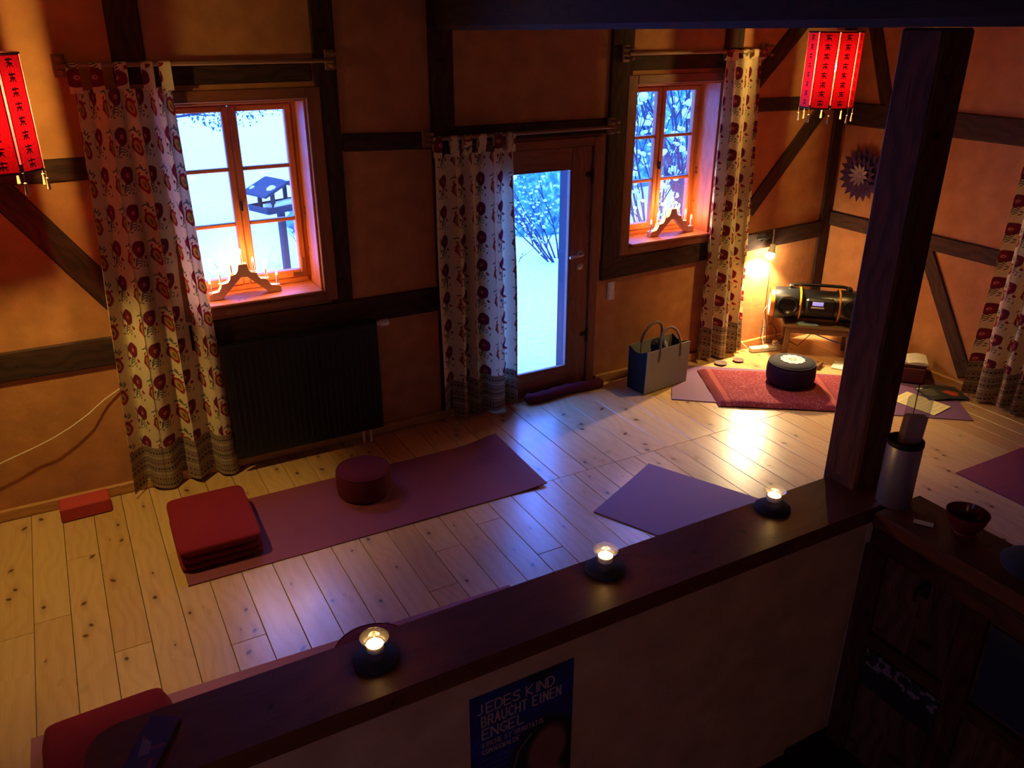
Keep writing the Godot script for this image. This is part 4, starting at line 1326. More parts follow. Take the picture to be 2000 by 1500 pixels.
func small_things() -> void:
	var b: MB
	# power strip and cables by the lamp
	b = MB.new(); b.box(Vector3(0, 0.019, 0), Vector3(0.26, 0.036, 0.055), 0.006)
	var ps := thing("power_strip", "white power strip on the floor under the clip lamp", "power strip", Vector3(4.46, 0.0, 0.13), -0.3)
	put(b, "strip_body", M.white_plastic, ps)
	for k in 3:
		b = MB.new(); b.t = Transform3D(Basis(), Vector3(-0.07 + k * 0.07, 0.037, 0)); b.lathe([Vector2(0.019, 0), Vector2(0.019, 0.003), Vector2(0.016, 0.003), Vector2(0.015, -0.001), Vector2(0, -0.001)], 16); put(b, "outlet", M.white_plastic, ps)
	b = MB.new(); b.box(Vector3(0.07, 0.058, 0), Vector3(0.04, 0.04, 0.036), 0.008); put(b, "plug", M.white_plastic, ps)
	b = MB.new(); b.tube([Vector3(4.32, 0.03, 0.07), Vector3(4.30, 0.06, 0.04), Vector3(4.285, 0.09, 0.02), Vector3(4.275, 0.1, 0.01)], 0.004, 6)
	tag(put(b, "electric_cord", M.cord_white), "white cord running from power strip behind the curtain", "cord")
	b = MB.new(); b.tube([Vector3(4.53, 0.085, 0.15), Vector3(4.55, 0.15, 0.12), Vector3(4.52, 0.2, 0.1), Vector3(4.44, 0.17, 0.08), Vector3(4.40, 0.1, 0.12), Vector3(4.47, 0.08, 0.2), Vector3(4.58, 0.12, 0.2), Vector3(4.66, 0.05, 0.14), Vector3(4.74, 0.005, 0.18), Vector3(4.82, 0.1, 0.22), Vector3(4.78, 0.22, 0.24)], 0.003, 6)
	tag(put(b, "electric_cord", M.cord_dark), "dark tangled cord between power strip and stereo", "cord")
	b = MB.new(); b.tube([Vector3(4.475, 0.34, 0.075), Vector3(4.46, 0.32, 0.07), Vector3(4.45, 0.28, 0.06), Vector3(4.48, 0.2, 0.06), Vector3(4.44, 0.1, 0.1), Vector3(4.42, 0.044, 0.14)], 0.0025, 6)
	tag(put(b, "electric_cord", M.cord_white), "thin pale wire hanging from the stereo's end", "cord")
	# little dishes on the floor
	for q in [[3.98, 0.17, 0.045, "flat brown dish on the floor behind the patterned rug"], [4.13, 0.19, 0.04, "small brown dish close behind the black cushion"]]:
		b = MB.new(); b.lathe([Vector2(0, 0), Vector2(q[2] * 0.7, 0), Vector2(q[2], 0.012), Vector2(q[2] * 0.96, 0.012), Vector2(q[2] * 0.65, 0.004), Vector2(0, 0.004)], 24)
		var d := put(b, "dish", M.felt_rope)
		d.position = Vector3(q[0], 0.001, q[1])
		tag(d, q[3], "dish")
	b = MB.new(); b.box(Vector3(0, 0.006, 0), Vector3(0.14, 0.012, 0.1), 0.003)
	var pp := put(b, "notepad", M.white_plastic)
	pp.position = Vector3(4.70, 0.0005, 0.62); pp.rotation.y = 0.5
	tag(pp, "white notepad on the floor between stool and post", "notepad")
	b = MB.new(); b.t = Transform3D(Basis(Vector3(0, 0, 1), PI / 2), Vector3(0, 0.016, 0)); b.lathe([Vector2(0, -0.06), Vector2(0.012, -0.058), Vector2(0.015, -0.03), Vector2(0.015, 0.05), Vector2(0, 0.055)], 14)
	var sb := put(b, "singing_bowl_mallet", M.stool_wood)
	sb.position = Vector3(4.55, 0.0, 0.56); sb.rotation.y = 0.4
	tag(sb, "short brown mallet on the floor behind the black cushion", "mallet")
	# light switch
	b = MB.new(); b.box(Vector3(0, 0, 0.006), Vector3(0.055, 0.125, 0.012), 0.004); 
	var sw := thing("wall_switch", "white double wall switch right of the door", "switch", Vector3(3.085, 0.645, 0.0))
	put(b, "plate", M.white_plastic, sw)
	for y in [-0.03, 0.03]:
		b = MB.new(); b.box(Vector3(0, y, 0.014), Vector3(0.04, 0.05, 0.006), 0.002); put(b, "rocker", M.white_plastic, sw)
	# lotus ornament on the right wall
	var lo := thing("petal_ornament", "violet felt flower ornament with pointed petals on the wall", "wall ornament", Vector3(5.07, 1.275, 0.245))
	for ring in 3:
		var n: int = [20, 16, 11][ring]
		var len: float = [0.19, 0.14, 0.09][ring]
		for k in n:
			b = MB.new()
			var P := PackedVector2Array([Vector2(0, 0), Vector2(len * 0.13, len * 0.45), Vector2(len * 0.12, len * 0.75), Vector2(0, len), Vector2(-len * 0.12, len * 0.75), Vector2(-len * 0.13, len * 0.45)])
			var a := TAU * (k + 0.5 * (ring % 2)) / n
			b.t = Transform3D(Basis(Vector3(0, 1, 0), -PI / 2) * Basis(Vector3(0, 0, 1), a) * Basis(Vector3(1, 0, 0), 0.1 + ring * 0.14), Vector3(-0.006 - ring * 0.008, 0, 0))
			b.prism(P, 0.003)
			put(b, "petal", M.petal_violet if ring < 2 else M.petal_grey, lo)
	b = MB.new(); b.t = Transform3D(Basis(Vector3(0, 0, 1), PI / 2), Vector3(-0.012, 0, 0)); b.lathe([Vector2(0.02, -0.012), Vector2(0.02, 0.02), Vector2(0.01, 0.026), Vector2(0, 0.027)], 16); put(b, "centre", M.petal_grey, lo)
	b = MB.new(); b.t = Transform3D(Basis(Vector3(0, 0, 1), PI / 2), Vector3(0.01, 0, 0)); b.lathe([Vector2(0, -0.0105), Vector2(0.05, -0.0105), Vector2(0.05, 0.014), Vector2(0, 0.014)], 16); put(b, "backing", M.petal_violet, lo)
	# book box with open book
	var bx := thing("woven_box", "dark wine woven box by the right wall under an open book", "box", Vector3(4.91, 0.0068, 0.985), -0.84)
	b = MB.new(); b.box(Vector3(0, 0.06, 0), Vector3(0.25, 0.12, 0.19), 0.014); put(b, "box_body", M.book_wine, bx)
	b = MB.new(); b.box(Vector3(0, 0.128, 0), Vector3(0.24, 0.016, 0.18), 0.006); put(b, "lid", M.book_wine, bx)
	var ob := thing("open_book", "open book with white pages on the dark box", "book", Vector3(4.91, 0.1435, 0.985), -0.84)
	for s in [-1.0, 1.0]:
		var rows := []; var uvs := []; var low := []
		for i in 9:
			var f := i / 8.0
			var x: float = s * f * 0.125
			var y := 0.006 + 0.016 * sin(f * PI * 0.8) + 0.004 * (1.0 - f)
			rows.append(PackedVector3Array([Vector3(x, y, -0.09), Vector3(x, y, 0.09)])); low.append(PackedVector3Array([Vector3(x, 0.001, -0.09), Vector3(x, 0.001, 0.09)]))
			uvs.append(PackedVector2Array([Vector2(0.5 + s * (f - 0.5), 0), Vector2(0.5 + s * (f - 0.5), 1)]))
		b = MB.new(); b.grid(rows, uvs, false, s < 0); put(b, "page_top", M.paper_white, ob)
		b = MB.new()
		for i in 8:
			b.quad(low[i][1], low[i + 1][1], rows[i + 1][1], rows[i][1]); b.quad(low[i + 1][0], low[i][0], rows[i][0], rows[i + 1][0])
		b.quad(low[8][1], low[8][0], rows[8][0], rows[8][1]); b.grid(low, uvs, false, s > 0)
		put(b, "page_block", M.page_edge, ob)
	# sheet and magazine on the violet mat
	b = MB.new(); b.box(Vector3(0, 0.001, 0), Vector3(0.21, 0.0008, 0.297), 0.0)
	for i in b.uv.size(): b.uv[i] = Vector2(b.v[i].x / 0.21 + 0.5, b.v[i].z / 0.297 + 0.5)
	var sh := put(b, "paper_sheet", M.paper_cream)
	sh.position = Vector3(4.648, 0.0078, 1.315); sh.rotation.y = 0.14
	tag(sh, "pale yellow printed sheet on the violet mat", "paper")
	b = MB.new()
	var mr := []; var mu := []
	for i in 11:
		var f := i / 10.0
		mr.append(PackedVector3Array([Vector3(lerpf(-0.14, 0.14, f), 0.004 + 0.016 * pow(sin(f * PI), 2.0), -0.1), Vector3(lerpf(-0.14, 0.14, f), 0.003 + 0.008 * pow(sin(f * PI), 2.0), 0.1)]))
		mu.append(PackedVector2Array([Vector2(f, 0), Vector2(f, 1)]))
	b.grid(mr, mu, false, true)
	var mg := put(b, "magazine", M.magazine_cover)
	mg.position = Vector3(4.90, 0.0085, 1.29); mg.rotation.y = -0.45
	tag(mg, "dark magazine with red picture lying near the right wall", "magazine")
	# block, cord on the left wall
	b = MB.new(); b.box(Vector3(0, 0.0385, 0), Vector3(0.23, 0.075, 0.12), 0.006)
	var bl := put(b, "yoga_block", M.foam_red)
	bl.position = Vector3(-0.185, 0.0005, 0.115); bl.rotation.y = 0.02
	tag(bl, "red foam yoga block against the baseboard left", "yoga block")
	b = MB.new()
	var cp := []
	for q in [[-1.2, 0.26, 0.02], [-0.8, 0.28, 0.04], [-0.52, 0.325, 0.05], [-0.42, 0.355, 0.05], [-0.33, 0.38, 0.045], [-0.25, 0.41, 0.05], [-0.16, 0.45, 0.045], [-0.08, 0.495, 0.04], [0.0, 0.545, 0.02], [0.08, 0.585, 0.009], [0.2, 0.66, 0.009], [0.3, 0.72, 0.009]]: cp.append(Vector3(q[0], q[1], q[2]))
	var cv := Curve3D.new()
	for k in cp.size(): cv.add_point(cp[k], (cp[maxi(k - 1, 0)] - cp[mini(k + 1, cp.size() - 1)]) / 6.0, (cp[mini(k + 1, cp.size() - 1)] - cp[maxi(k - 1, 0)]) / 6.0)
	var cq := []
	for k in 70: cq.append(cv.sample_baked(cv.get_baked_length() * k / 69.0))
	b.tube(cq, 0.003, 6)
	tag(put(b, "electric_cord", M.cord_white), "white electric cord looping along the wall left of curtain", "cord")
	# draught stopper before the door
	b = MB.new()
	var dp := []; var dr := []
	for k in 30:
		var f := k / 29.0
		dp.append(Vector3(lerpf(2.40, 3.0, f), 0.034 + 0.003 * sin(k * 1.3), 0.075 + 0.008 * sin(f * 9.0))); dr.append(0.033 + 0.002 * sin(k * 2.1) if k > 0 and k < 29 else 0.016)
	b.tube(dp, dr, 14)
	tag(put(b, "draught_stopper", M.draught_cloth), "dark red cloth roll lying along the foot of the door", "draught stopper")
	# canister with wooden sticks
	var ca := thing("metal_canister", "brushed metal canister beside the post on the cap", "canister", Vector3(1.962, 0.9965, 3.0))
	b = MB.new(); b.lathe([Vector2(0, 0.0), Vector2(0.046, 0.0), Vector2(0.048, 0.003), Vector2(0.048, 0.2), Vector2(0.045, 0.2), Vector2(0.045, 0.006), Vector2(0, 0.006)], 40); put(b, "can_wall", M.steel, ca)
	b = MB.new(); b.lathe([Vector2(0.0481, 0.19), Vector2(0.0495, 0.192), Vector2(0.0495, 0.204), Vector2(0.044, 0.204), Vector2(0.044, 0.19)], 40); put(b, "rim", M.iron, ca)
	var tb := thing("incense_box", "flat brown wooden box with clear wrapping standing in the canister", "box", Vector3(1.966, 1.004, 2.995), -0.5)
	tb.rotation.z = -0.06
	b = MB.new(); b.box(Vector3(0, 0.135, 0), Vector3(0.058, 0.27, 0.026), 0.003); put(b, "box_body", M.plywood_dark, tb)
	b = MB.new(); b.box(Vector3(0, 0.25, 0), Vector3(0.064, 0.16, 0.032), 0.008); put(b, "wrapping", M.cellophane, tb)
	b = MB.new(); b.tube([Vector3(1.992, 1.004, 2.985), Vector3(2.012, 1.352, 2.972)], 0.0016, 6)
	tag(put(b, "incense_stick", M.cord_dark), "thin dark incense stick standing in the canister", "incense")
	# matchbox
	var mb := thing("matchbox", "small matchbox with white side beside the canister", "matchbox", Vector3(1.945, 0.9965, 3.115), 0.55)
	b = MB.new(); b.box(Vector3(0, 0.0085, 0), Vector3(0.036, 0.016, 0.054), 0.001); put(b, "sleeve", M.match_red, mb)
	b = MB.new(); b.box(Vector3(-0.0188, 0.0085, 0), Vector3(0.002, 0.013, 0.05), 0.0005); put(b, "tray", M.white_plastic, mb)
	# red bowl, dark bowl
	b = MB.new(); b.lathe([Vector2(0, 0.0), Vector2(0.03, 0.0), Vector2(0.031, 0.006), Vector2(0.029, 0.01), Vector2(0.041, 0.026), Vector2(0.05, 0.045), Vector2(0.055, 0.066), Vector2(0.0527, 0.066), Vector2(0.047, 0.046), Vector2(0.038, 0.029), Vector2(0.02, 0.018), Vector2(0, 0.016)], 40)
	var rb := put(b, "bowl", M.glaze_red)
	rb.position = Vector3(1.995, 0.9965, 3.2)
	tag(rb, "deep red glazed bowl on the cap board", "bowl")
	b = MB.new(); b.lathe([Vector2(0, 0.0), Vector2(0.05, 0.0), Vector2(0.075, 0.012), Vector2(0.08, 0.026), Vector2(0.07, 0.036), Vector2(0.03, 0.041), Vector2(0, 0.042)], 40)
	var dk := put(b, "bowl_cushion", M.dark_blue_cloth)
	dk.position = Vector3(1.985, 0.9965, 3.40)
	tag(dk, "round dark blue cushion on the cap at the picture's edge", "cushion")
	# booklet on the cap, left
	b = MB.new(); b.box(Vector3(0, 0.004, 0), Vector3(0.062, 0.007, 0.16), 0.001)
	for i in b.uv.size(): b.uv[i] = Vector2(b.v[i].x / 0.062 + 0.5, b.v[i].z / 0.16 + 0.5)
	var bk := put(b, "booklet", M.booklet_print)
	bk.position = Vector3(-0.055, 1.0005, 2.916); bk.rotation.y = -0.52
	tag(bk, "narrow dark blue booklet on the cap's left end", "booklet")
	# poster on the low wall
	b = MB.new(); b.box(Vector3(0, 0, 0), Vector3(0.285, 0.43, 0.0015), 0.0)
	for i in b.uv.size(): b.uv[i] = Vector2(b.v[i].x / 0.285 + 0.5, 0.5 - b.v[i].y / 0.43)
	var po := put(b, "poster", M.poster_print)
	po.position = Vector3(0.742, 0.642, 2.9662)
	tag(po, "dark blue poster with pale lettering on the low wall", "poster")
	# on the panelled boarding
	b = MB.new(); b.t = Transform3D(Basis(), Vector3(1.896, 0.83, 3.19)); b.tube([Vector3(0.01, 0.02, 0), Vector3(-0.03, 0.02, 0), Vector3(-0.038, 0.012, 0.0), Vector3(-0.034, -0.02, 0.0)], 0.005, 8); b.box(Vector3(0.008, 0.0, 0), Vector3(0.008, 0.05, 0.025), 0.002)
	tag(put(b, "coat_hook", M.iron), "small dark iron hook on the panelled boarding", "hook")
	b = MB.new(); b.box(Vector3(0, 0, 0), Vector3(0.002, 0.14, 0.25), 0.0)
	for i in b.uv.size(): b.uv[i] = Vector2(b.v[i].z / 0.25 + 0.5, 0.5 - b.v[i].y / 0.14)
	var pc := put(b, "photo_print", M.photo_print)
	pc.position = Vector3(1.888, 0.47, 3.19); pc.rotation.z = 0.03
	tag(pc, "dark landscape photo pinned low on the panelled boarding", "picture")
	b = MB.new(); b.box(Vector3(1.902, 0.725, 3.53), Vector3(0.01, 0.25, 0.29), 0.002)
	tag(put(b, "felt_board", M.dark_blue_cloth), "dark blue grey board inside the panelling, far right", "board")

func rugs() -> void:
	# folded patterned throw on the violet mat
	var b := MB.new()
	var rows := []; var uvs := []; var low := []
	var c := [Vector3(3.74, 0, 0.19), Vector3(3.475, 0, 0.715), Vector3(4.36, 0, 1.34), Vector3(4.68, 0, 0.87)]
	var n := 40; var m := 24
	for i in n + 1:
		var f := float(i) / n
		var line := PackedVector3Array(); var ll := PackedVector3Array(); var ul := PackedVector2Array()
		for j in m + 1:
			var g := float(j) / m
			var p: Vector3 = (c[0] as Vector3).lerp(c[3], f).lerp((c[1] as Vector3).lerp(c[2], f), g)
			var e := minf(minf(f, 1.0 - f) * 20.0, minf(g, 1.0 - g) * 12.0)
			var rise := sqrt(clampf(1.0 - pow(1.0 - minf(e, 1.0), 2.0), 0.0, 1.0))
			p.y = 0.009 + 0.026 * rise + 0.003 * sin(f * 23.0 + g * 4.0) * sin(g * 15.0)
			line.append(p); ll.append(Vector3(p.x, 0.0085, p.z)); ul.append(Vector2(f * 1.6, g))
		rows.append(line); low.append(ll); uvs.append(ul)
	b.grid(rows, uvs, false, false)
	b.grid(low, uvs, false, true)
	tag(put(b, "patterned_throw", M.rug_pile), "folded wine red throw with pale pattern on the violet mat", "throw")

func lump(s: MB, p: Vector3, r: float) -> void:
	# a cap of snow caught in the twigs
	s.t = Transform3D(Basis(Vector3(0, 1, 0), rng.randf() * TAU) * Basis(Vector3(1, 0, 0), rng.randf_range(-0.5, 0.5)), p)
	var q := rng.randf_range(0.5, 1.6)
	s.lathe([Vector2(0.15 * r, -0.55 * r * q), Vector2(0.75 * r, -0.3 * r * q), Vector2(r, 0.0), Vector2(0.8 * r, 0.4 * r), Vector2(0.4 * r, 0.62 * r), Vector2(0, 0.68 * r)], 8, rng.randf_range(0.8, 1.3), rng.randf_range(0.7, 1.1))
	s.t = Transform3D()

func branch(b: MB, s: MB, at: Vector3, dir: Vector3, len: float, r: float, depth: int, snow: float) -> void:
	var pts := [at]; var rad := [r]
	var p := at; var d := dir
	var n := 5
	for k in n:
		d = (d + Vector3(rng.randf_range(-1, 1), rng.randf_range(-0.5, 0.6), rng.randf_range(-1, 1)) * 0.15).normalized()
		p += d * len / n
		pts.append(p); rad.append(r * (1.0 - 0.6 * (k + 1) / n))
	b.tube(pts, rad, 5, false)
	if snow > 0.0:
		for k in range(1, pts.size()):
			if rng.randf() < 0.26: lump(s, pts[k] + Vector3(0, snow * 0.3, 0), snow * rng.randf_range(0.5, 1.3))
	if depth > 0:
		for k in rng.randi_range(2, 4):
			var q: Vector3 = pts[rng.randi_range(1, n)]
			branch(b, s, q, (d + Vector3(rng.randf_range(-1, 1), rng.randf_range(-0.2, 0.8), rng.randf_range(-1, 1)) * 0.7).normalized(), len * rng.randf_range(0.4, 0.65), r * 0.55, depth - 1, snow * 0.8)

func shrub(label: String, at: Vector3, stems: int, h: float, spread: float, r: float, snow: float, depth := 2, lean := Vector3.ZERO) -> void:
	var t := thing("garden_shrub", label, "shrub", at, 0.0, "snow-covered shrubs")
	var b := MB.new(); var s := MB.new()
	for k in stems:
		var a := rng.randf() * TAU
		var d := (Vector3(cos(a) * spread, 1.0, sin(a) * spread) + lean).normalized()
		branch(b, s, Vector3(cos(a) * 0.08, 0, sin(a) * 0.08), d, h * rng.randf_range(0.7, 1.1), r, depth, snow)
	put(b, "twigs", M.bark, t)
	if s.v.size(): put(s, "snow_load", M.snow, t)

func teal_mound(label: String, at: Vector3, r: Vector3, sd: int) -> void:
	# added clumpy mound, its teal stands in for snow in shade
	var b := MB.new()
	var nz := noise(sd, 0.9, 4)
	var rows := []; var uvs := []
	for i in 31:
		var line := PackedVector3Array(); var ul := PackedVector2Array()
		for j in 61:
			var a := -TAU * (j % 60) / 60.0; var e := -0.35 + (PI / 2 + 0.35) * i / 30.0
			var d := Vector3(cos(a) * cos(e), sin(e), sin(a) * cos(e))
			var k := 1.0 + 0.28 * nz.get_noise_3d(d.x * 2.2, d.y * 2.2, d.z * 2.2) + 0.16 * nz.get_noise_3d(d.x * 7.0, d.y * 7.0, d.z * 7.0)
			line.append(d * r * k); ul.append(Vector2(j, i))
		rows.append(line); uvs.append(ul)
	b.grid(rows, uvs, true, false)
	var o := put(b, "cyan_mound", M.teal_snowy)
	o.position = at
	tag(o, label, "teal_mound", "teal mounds added in the garden")

func ground_y(x: float, z: float) -> float:
	var d := -z
	return -0.16 + 0.05 * sin(x * 1.7 + z) * sin(z * 1.3) + 0.35 * smoothstep(1.2, 3.2, d) * (0.6 + 0.4 * sin(x * 0.9 + 1.0)) + 0.05 * maxf(d - 6.0, 0.0) + 0.0022 * pow(maxf(d - 8.0, 0.0), 2.0)

func garden() -> void:
	var b := MB.new()
	var rows := []; var uvs := []
	for i in 60:
		var z := -0.27 - pow(i / 59.0, 2.2) * 60.0
		var line := PackedVector3Array(); var ul := PackedVector2Array()
		for j in 70:
			var x := 2.0 + (j / 69.0 - 0.42) * (16.0 - z * 1.6)
			line.append(Vector3(x, ground_y(x, z), z)); ul.append(Vector2(x, z))
		rows.append(line); uvs.append(ul)
	b.grid(rows, uvs, false, false)
	struct(b, "garden_ground", M.snow, "snow-covered garden ground outside")
	# bird feeder
	var f := thing("bird_feeder", "snow-capped wooden bird table seen through the left window", "bird feeder", Vector3(1.68, ground_y(1.68, -3.0), -3.0), 0.35)
	var g: float = -f.position.y
	b = MB.new(); b.box(Vector3(0, (g + 0.78) / 2, 0), Vector3(0.055, g + 0.78, 0.055), 0.005); put(b, "post", M.feeder_wood, f)
	b = MB.new(); b.box(Vector3(0, g + 0.79, 0), Vector3(0.44, 0.025, 0.3), 0.004)
	for s in [-1.0, 1.0]: b.box(Vector3(0, g + 0.815, s * 0.145), Vector3(0.44, 0.035, 0.015), 0.003); b.box(Vector3(s * 0.215, g + 0.815, 0), Vector3(0.015, 0.035, 0.29), 0.003)
	put(b, "tray", M.feeder_wood, f)
	for s in [[-1, -1], [1, -1], [1, 1], [-1, 1]]:
		b = MB.new(); b.box(Vector3(s[0] * 0.13, g + 0.88, s[1] * 0.1), Vector3(0.035, 0.16, 0.025), 0.003); put(b, "roof_support", M.feeder_wood, f)
	for s in [-1.0, 1.0]:
		b = MB.new(); b.bar(Vector3(0, g + 1.03, 0.0), Vector3(s * 0.25, g + 0.93, 0.0), 0.022, 0.36, 0.004); put(b, "roof_slope", M.feeder_wood, f)
	for k in 7:
		b = MB.new(); lump(b, Vector3(rng.randf_range(-0.2, 0.2), 0, rng.randf_range(-0.15, 0.16)), rng.randf_range(0.02, 0.045))
		for i in b.v.size(): b.v[i].y += g + 1.035 - absf(b.v[i].x) * 0.4
		put(b, "snow_cap", M.snow, f)
	b = MB.new(); b.tube([Vector3(-0.2, g + 0.84, 0.06), Vector3(-0.1, g + 0.83, 0.09), Vector3(0.1, g + 0.84, 0.08), Vector3(0.2, g + 0.83, 0.05)], [0.02, 0.04, 0.035, 0.015], 8); put(b, "snow_load", M.snow, f)
	# shrubs
	shrub("dense snowy shrub of upright shoots behind the right window", Vector3(5.2, ground_y(5.2, -2.2), -2.2), 13, 1.5, 0.3, 0.016, 0.055, 2)
	shrub("second snowy shrub further back behind the right window", Vector3(6.5, ground_y(6.5, -3.2), -3.2), 12, 1.9, 0.36, 0.02, 0.07, 2)
	shrub("arching bare shrub seen through the door's glass", Vector3(4.62, ground_y(4.62, -3.2), -3.2), 10, 0.95, 0.5, 0.010, 0.022, 2, Vector3(-0.5, 0, 0.1))
	shrub("low twigs with snow just outside the door's glass", Vector3(3.6, ground_y(3.6, -2.6), -2.6), 4, 0.5, 0.7, 0.006, 0.03, 1)
	shrub("small twiggy shrub under the left window's lower panes", Vector3(1.25, ground_y(1.25, -2.6), -2.6), 6, 0.36, 0.6, 0.003, 0.03, 1)
	shrub("small snowy shrub behind the bird table", Vector3(2.15, ground_y(2.15, -3.8), -3.8), 5, 0.4, 0.5, 0.005, 0.04, 1)
	teal_mound("tall teal mound added for cyan shade behind the right window's twigs", Vector3(8.6, 0.6, -5.4), Vector3(1.9, 2.3, 0.8), 201)
	teal_mound("low teal stand-in for the shaded snow bank seen through the top of the door", Vector3(5.55, -0.1, -4.5), Vector3(0.85, 0.85, 0.5), 202)
	teal_mound("small teal mound added for cyan tone behind the bird table's post", Vector3(2.75, 0.1, -5.2), Vector3(0.5, 0.32, 0.4), 203)
	# tree limb reaching into the left window's upper panes
	var t := thing("garden_tree", "tree whose leafy limbs hang into the left window's top panes", "tree", Vector3(0.85, ground_y(0.55, -5.4) - 0.3, -5.2))
	b = MB.new(); var s2 := MB.new()
	b.tube([Vector3(0, 0, 0), Vector3(0.05, 0.9, 0), Vector3(0.1, 1.7, 0), Vector3(0.12, 2.6, 0)], [0.08, 0.07, 0.06, 0.04], 8)
	for k in 5: branch(b, s2, Vector3(0.1, 1.5 + k * 0.16, 0), Vector3(1.0, rng.randf_range(-0.15, 0.1), rng.randf_range(-0.2, 0.3)).normalized(), rng.randf_range(0.9, 1.5), 0.018, 2, 0.0)
	put(b, "limbs", M.bark, t)
	var lf := MB.new()
	for k in 1100:
		var p := Vector3(rng.randf_range(0.3, 1.7), rng.randf_range(1.28, 1.75), rng.randf_range(-0.3, 0.35))
		if p.y < 1.36 + 0.25 * absf(p.x - 0.8): continue
		lf.t = Transform3D(Basis(Vector3(0, 1, 0), rng.randf() * TAU) * Basis(Vector3(1, 0, 0), rng.randf() * TAU), p)
		var q := rng.randf_range(0.009, 0.02)
		lf.tri(Vector3(-q, 0, 0), Vector3(q, 0, 0), Vector3(0, q * 2.2, 0), Vector3(0, 0, 1), Vector3(0, 0, 1), Vector3(0, 0, 1))
	tag(put(lf, "leaves", M.evergreen, t), "", "", "", "stuff")

func _ready() -> void:
	rng.seed = 20240
	# camera
	var cam := Camera3D.new()
	cam.name = "camera"
	cam.fov = rad_to_deg(2.0 * atan(750.0 / 1600.0))
	cam.near = 0.05; cam.far = 200.0
	add_child(cam)
	cam.position = Vector3(0, 2.28, 4.26)
	cam.rotation = Vector3(deg_to_rad(-23.9), deg_to_rad(-28.8), 0)
	cam.current = true
	# overcast blue winter sky and exposure
	var we := WorldEnvironment.new()
	we.name = "environment"
	var e := Environment.new()
	e.background_mode = Environment.BG_SKY
	var sky := Sky.new()
	var sm := ProceduralSkyMaterial.new()
	sm.sky_top_color = lin(0.065, 0.2, 1.0)
	sm.sky_horizon_color = lin(0.075, 0.22, 1.0)
	sm.ground_bottom_color = lin(0.07, 0.21, 0.95)
	sm.ground_horizon_color = lin(0.075, 0.22, 1.0)
	sm.sun_angle_max = 0.0
	sky.sky_material = sm
	e.sky = sky
	e.background_energy_multiplier = 15.5
	e.tonemap_mode = Environment.TONE_MAPPER_LINEAR
	e.tonemap_exposure = 1.0
	e.sdfgi_enabled = true
	e.ssao_enabled = true
	e.ssil_enabled = true
	we.environment = e
	add_child(we)
	# everything else
	materials()
	extra_materials()
	build_shell()
	make_curtain("long printed curtain left of the left window", Vector3(0, 0, 0), 0.0, 0.14, 0.55, 0.03, 0.60, 2.105, 3.6, 5, 0.4)
	make_curtain("shorter printed curtain half covering the garden door", Vector3(0, 0, 0), 0.0, 1.825, 2.31, 1.835, 2.345, 1.7, 4.1, 6, 2.1, 0.085)
	make_curtain("narrow printed curtain right of the right window, beside the clip lamp", Vector3(0, 0, 0), 0.0, 3.83, 4.14, 3.845, 4.255, 2.105, 3.3, 5, 3.3, 0.04)
	make_curtain("printed curtain on the right wall at the picture's edge", Vector3(5.09, 0, 0), -PI / 2, 1.4, 2.1, 1.36, 2.15, 2.105, 6.6, 7, 1.2)
	make_curtain("unseen printed curtain added to dim the window behind the camera", Vector3(-2.05, 0, 0), PI / 2, -4.66, -4.0, -4.66, -3.98, 2.105, 5.0, 6, 2.6)  # added to cut the daylight of the unseen window
	make_rod("curtain rod of the added window behind the camera", Vector3(-2.05, 0, 0), PI / 2, -4.75, -3.72, 2.105)
	make_rod("curtain rod above the left window", Vector3.ZERO, 0.0, 0.1, 1.31, 2.105)
	make_rod("curtain rod above the garden door", Vector3.ZERO, 0.0, 1.79, 3.02, 1.7)
	make_rod("curtain rod above the right window", Vector3.ZERO, 0.0, 3.08, 4.2, 2.105)
	make_rod("curtain rod on the right wall", Vector3(5.09, 0, 0), -PI / 2, 1.3, 2.9, 2.105)
	make_lantern("red paper lantern hanging in the far right corner", Vector3(4.07, 1.815, 0.70), 0.41, 0.47, 1.45)
	make_lantern("red paper lantern cut by the picture's left edge", Vector3(-0.17, 1.765, 0.57), 0.41, 0.1, 1.4)
	make_arch("stepped candle arch with lit bulbs on the left window sill", Vector3(0.77, 0.949, -0.075))
	make_arch("stepped candle arch with lit bulbs on the right window sill", Vector3(3.62, 0.949, -0.075))
	make_clip_lamp()
	make_fill_lamp()
	make_radiator()
	slab_mat("yoga_mat", "plum yoga mat before the radiator under folded blanket and cushion", "mat_plum", Vector2(1.085, 0.705), 0.915, -0.012, 0.305, 0.0, 0.03)
	slab_mat("yoga_mat", "violet yoga mat in the lamp corner under the patterned throw", "mat_violet", Vector2(4.19, 0.823), 0.925, -0.675)
	slab_mat("yoga_mat", "violet yoga mat in the middle of the floor pointing to post", "mat_violet", Vector2(2.735, 2.055), 0.915, -1.126)
	slab_mat("yoga_mat", "plum yoga mat cut by the picture's right edge", "mat_plum", Vector2(4.34, 2.91), 0.915, PI / 2)
	slab_mat("yoga_mat", "rose yoga mat half hidden behind the low wall", "mat_rose", Vector2(0.47, 1.95), 0.93, -0.03)
	make_zafu("meditation_cushion", "dark red round cushion standing on the plum mat by radiator", Vector3(1.115, 0.007, 0.62), 0.145, 0.155, "cotton_red", "cotton_red", false)
	make_zafu("meditation_cushion", "black round cushion with white lotus patch on the throw", Vector3(4.11, 0.039, 0.70), 0.16, 0.16, "cotton_violet", "cotton_black", true)
	make_zafu("meditation_cushion", "dark red cushion peeking out behind the nearest tealight", Vector3(0.70, 0.007, 1.93), 0.16, 0.15, "cotton_red", "cotton_red", false)
	make_blanket("folded dark red blanket stack on the plum mat, left end", Vector3(0.345, 0.006, 0.66), -0.02, 0.37, 0.5, 4, 0.028)
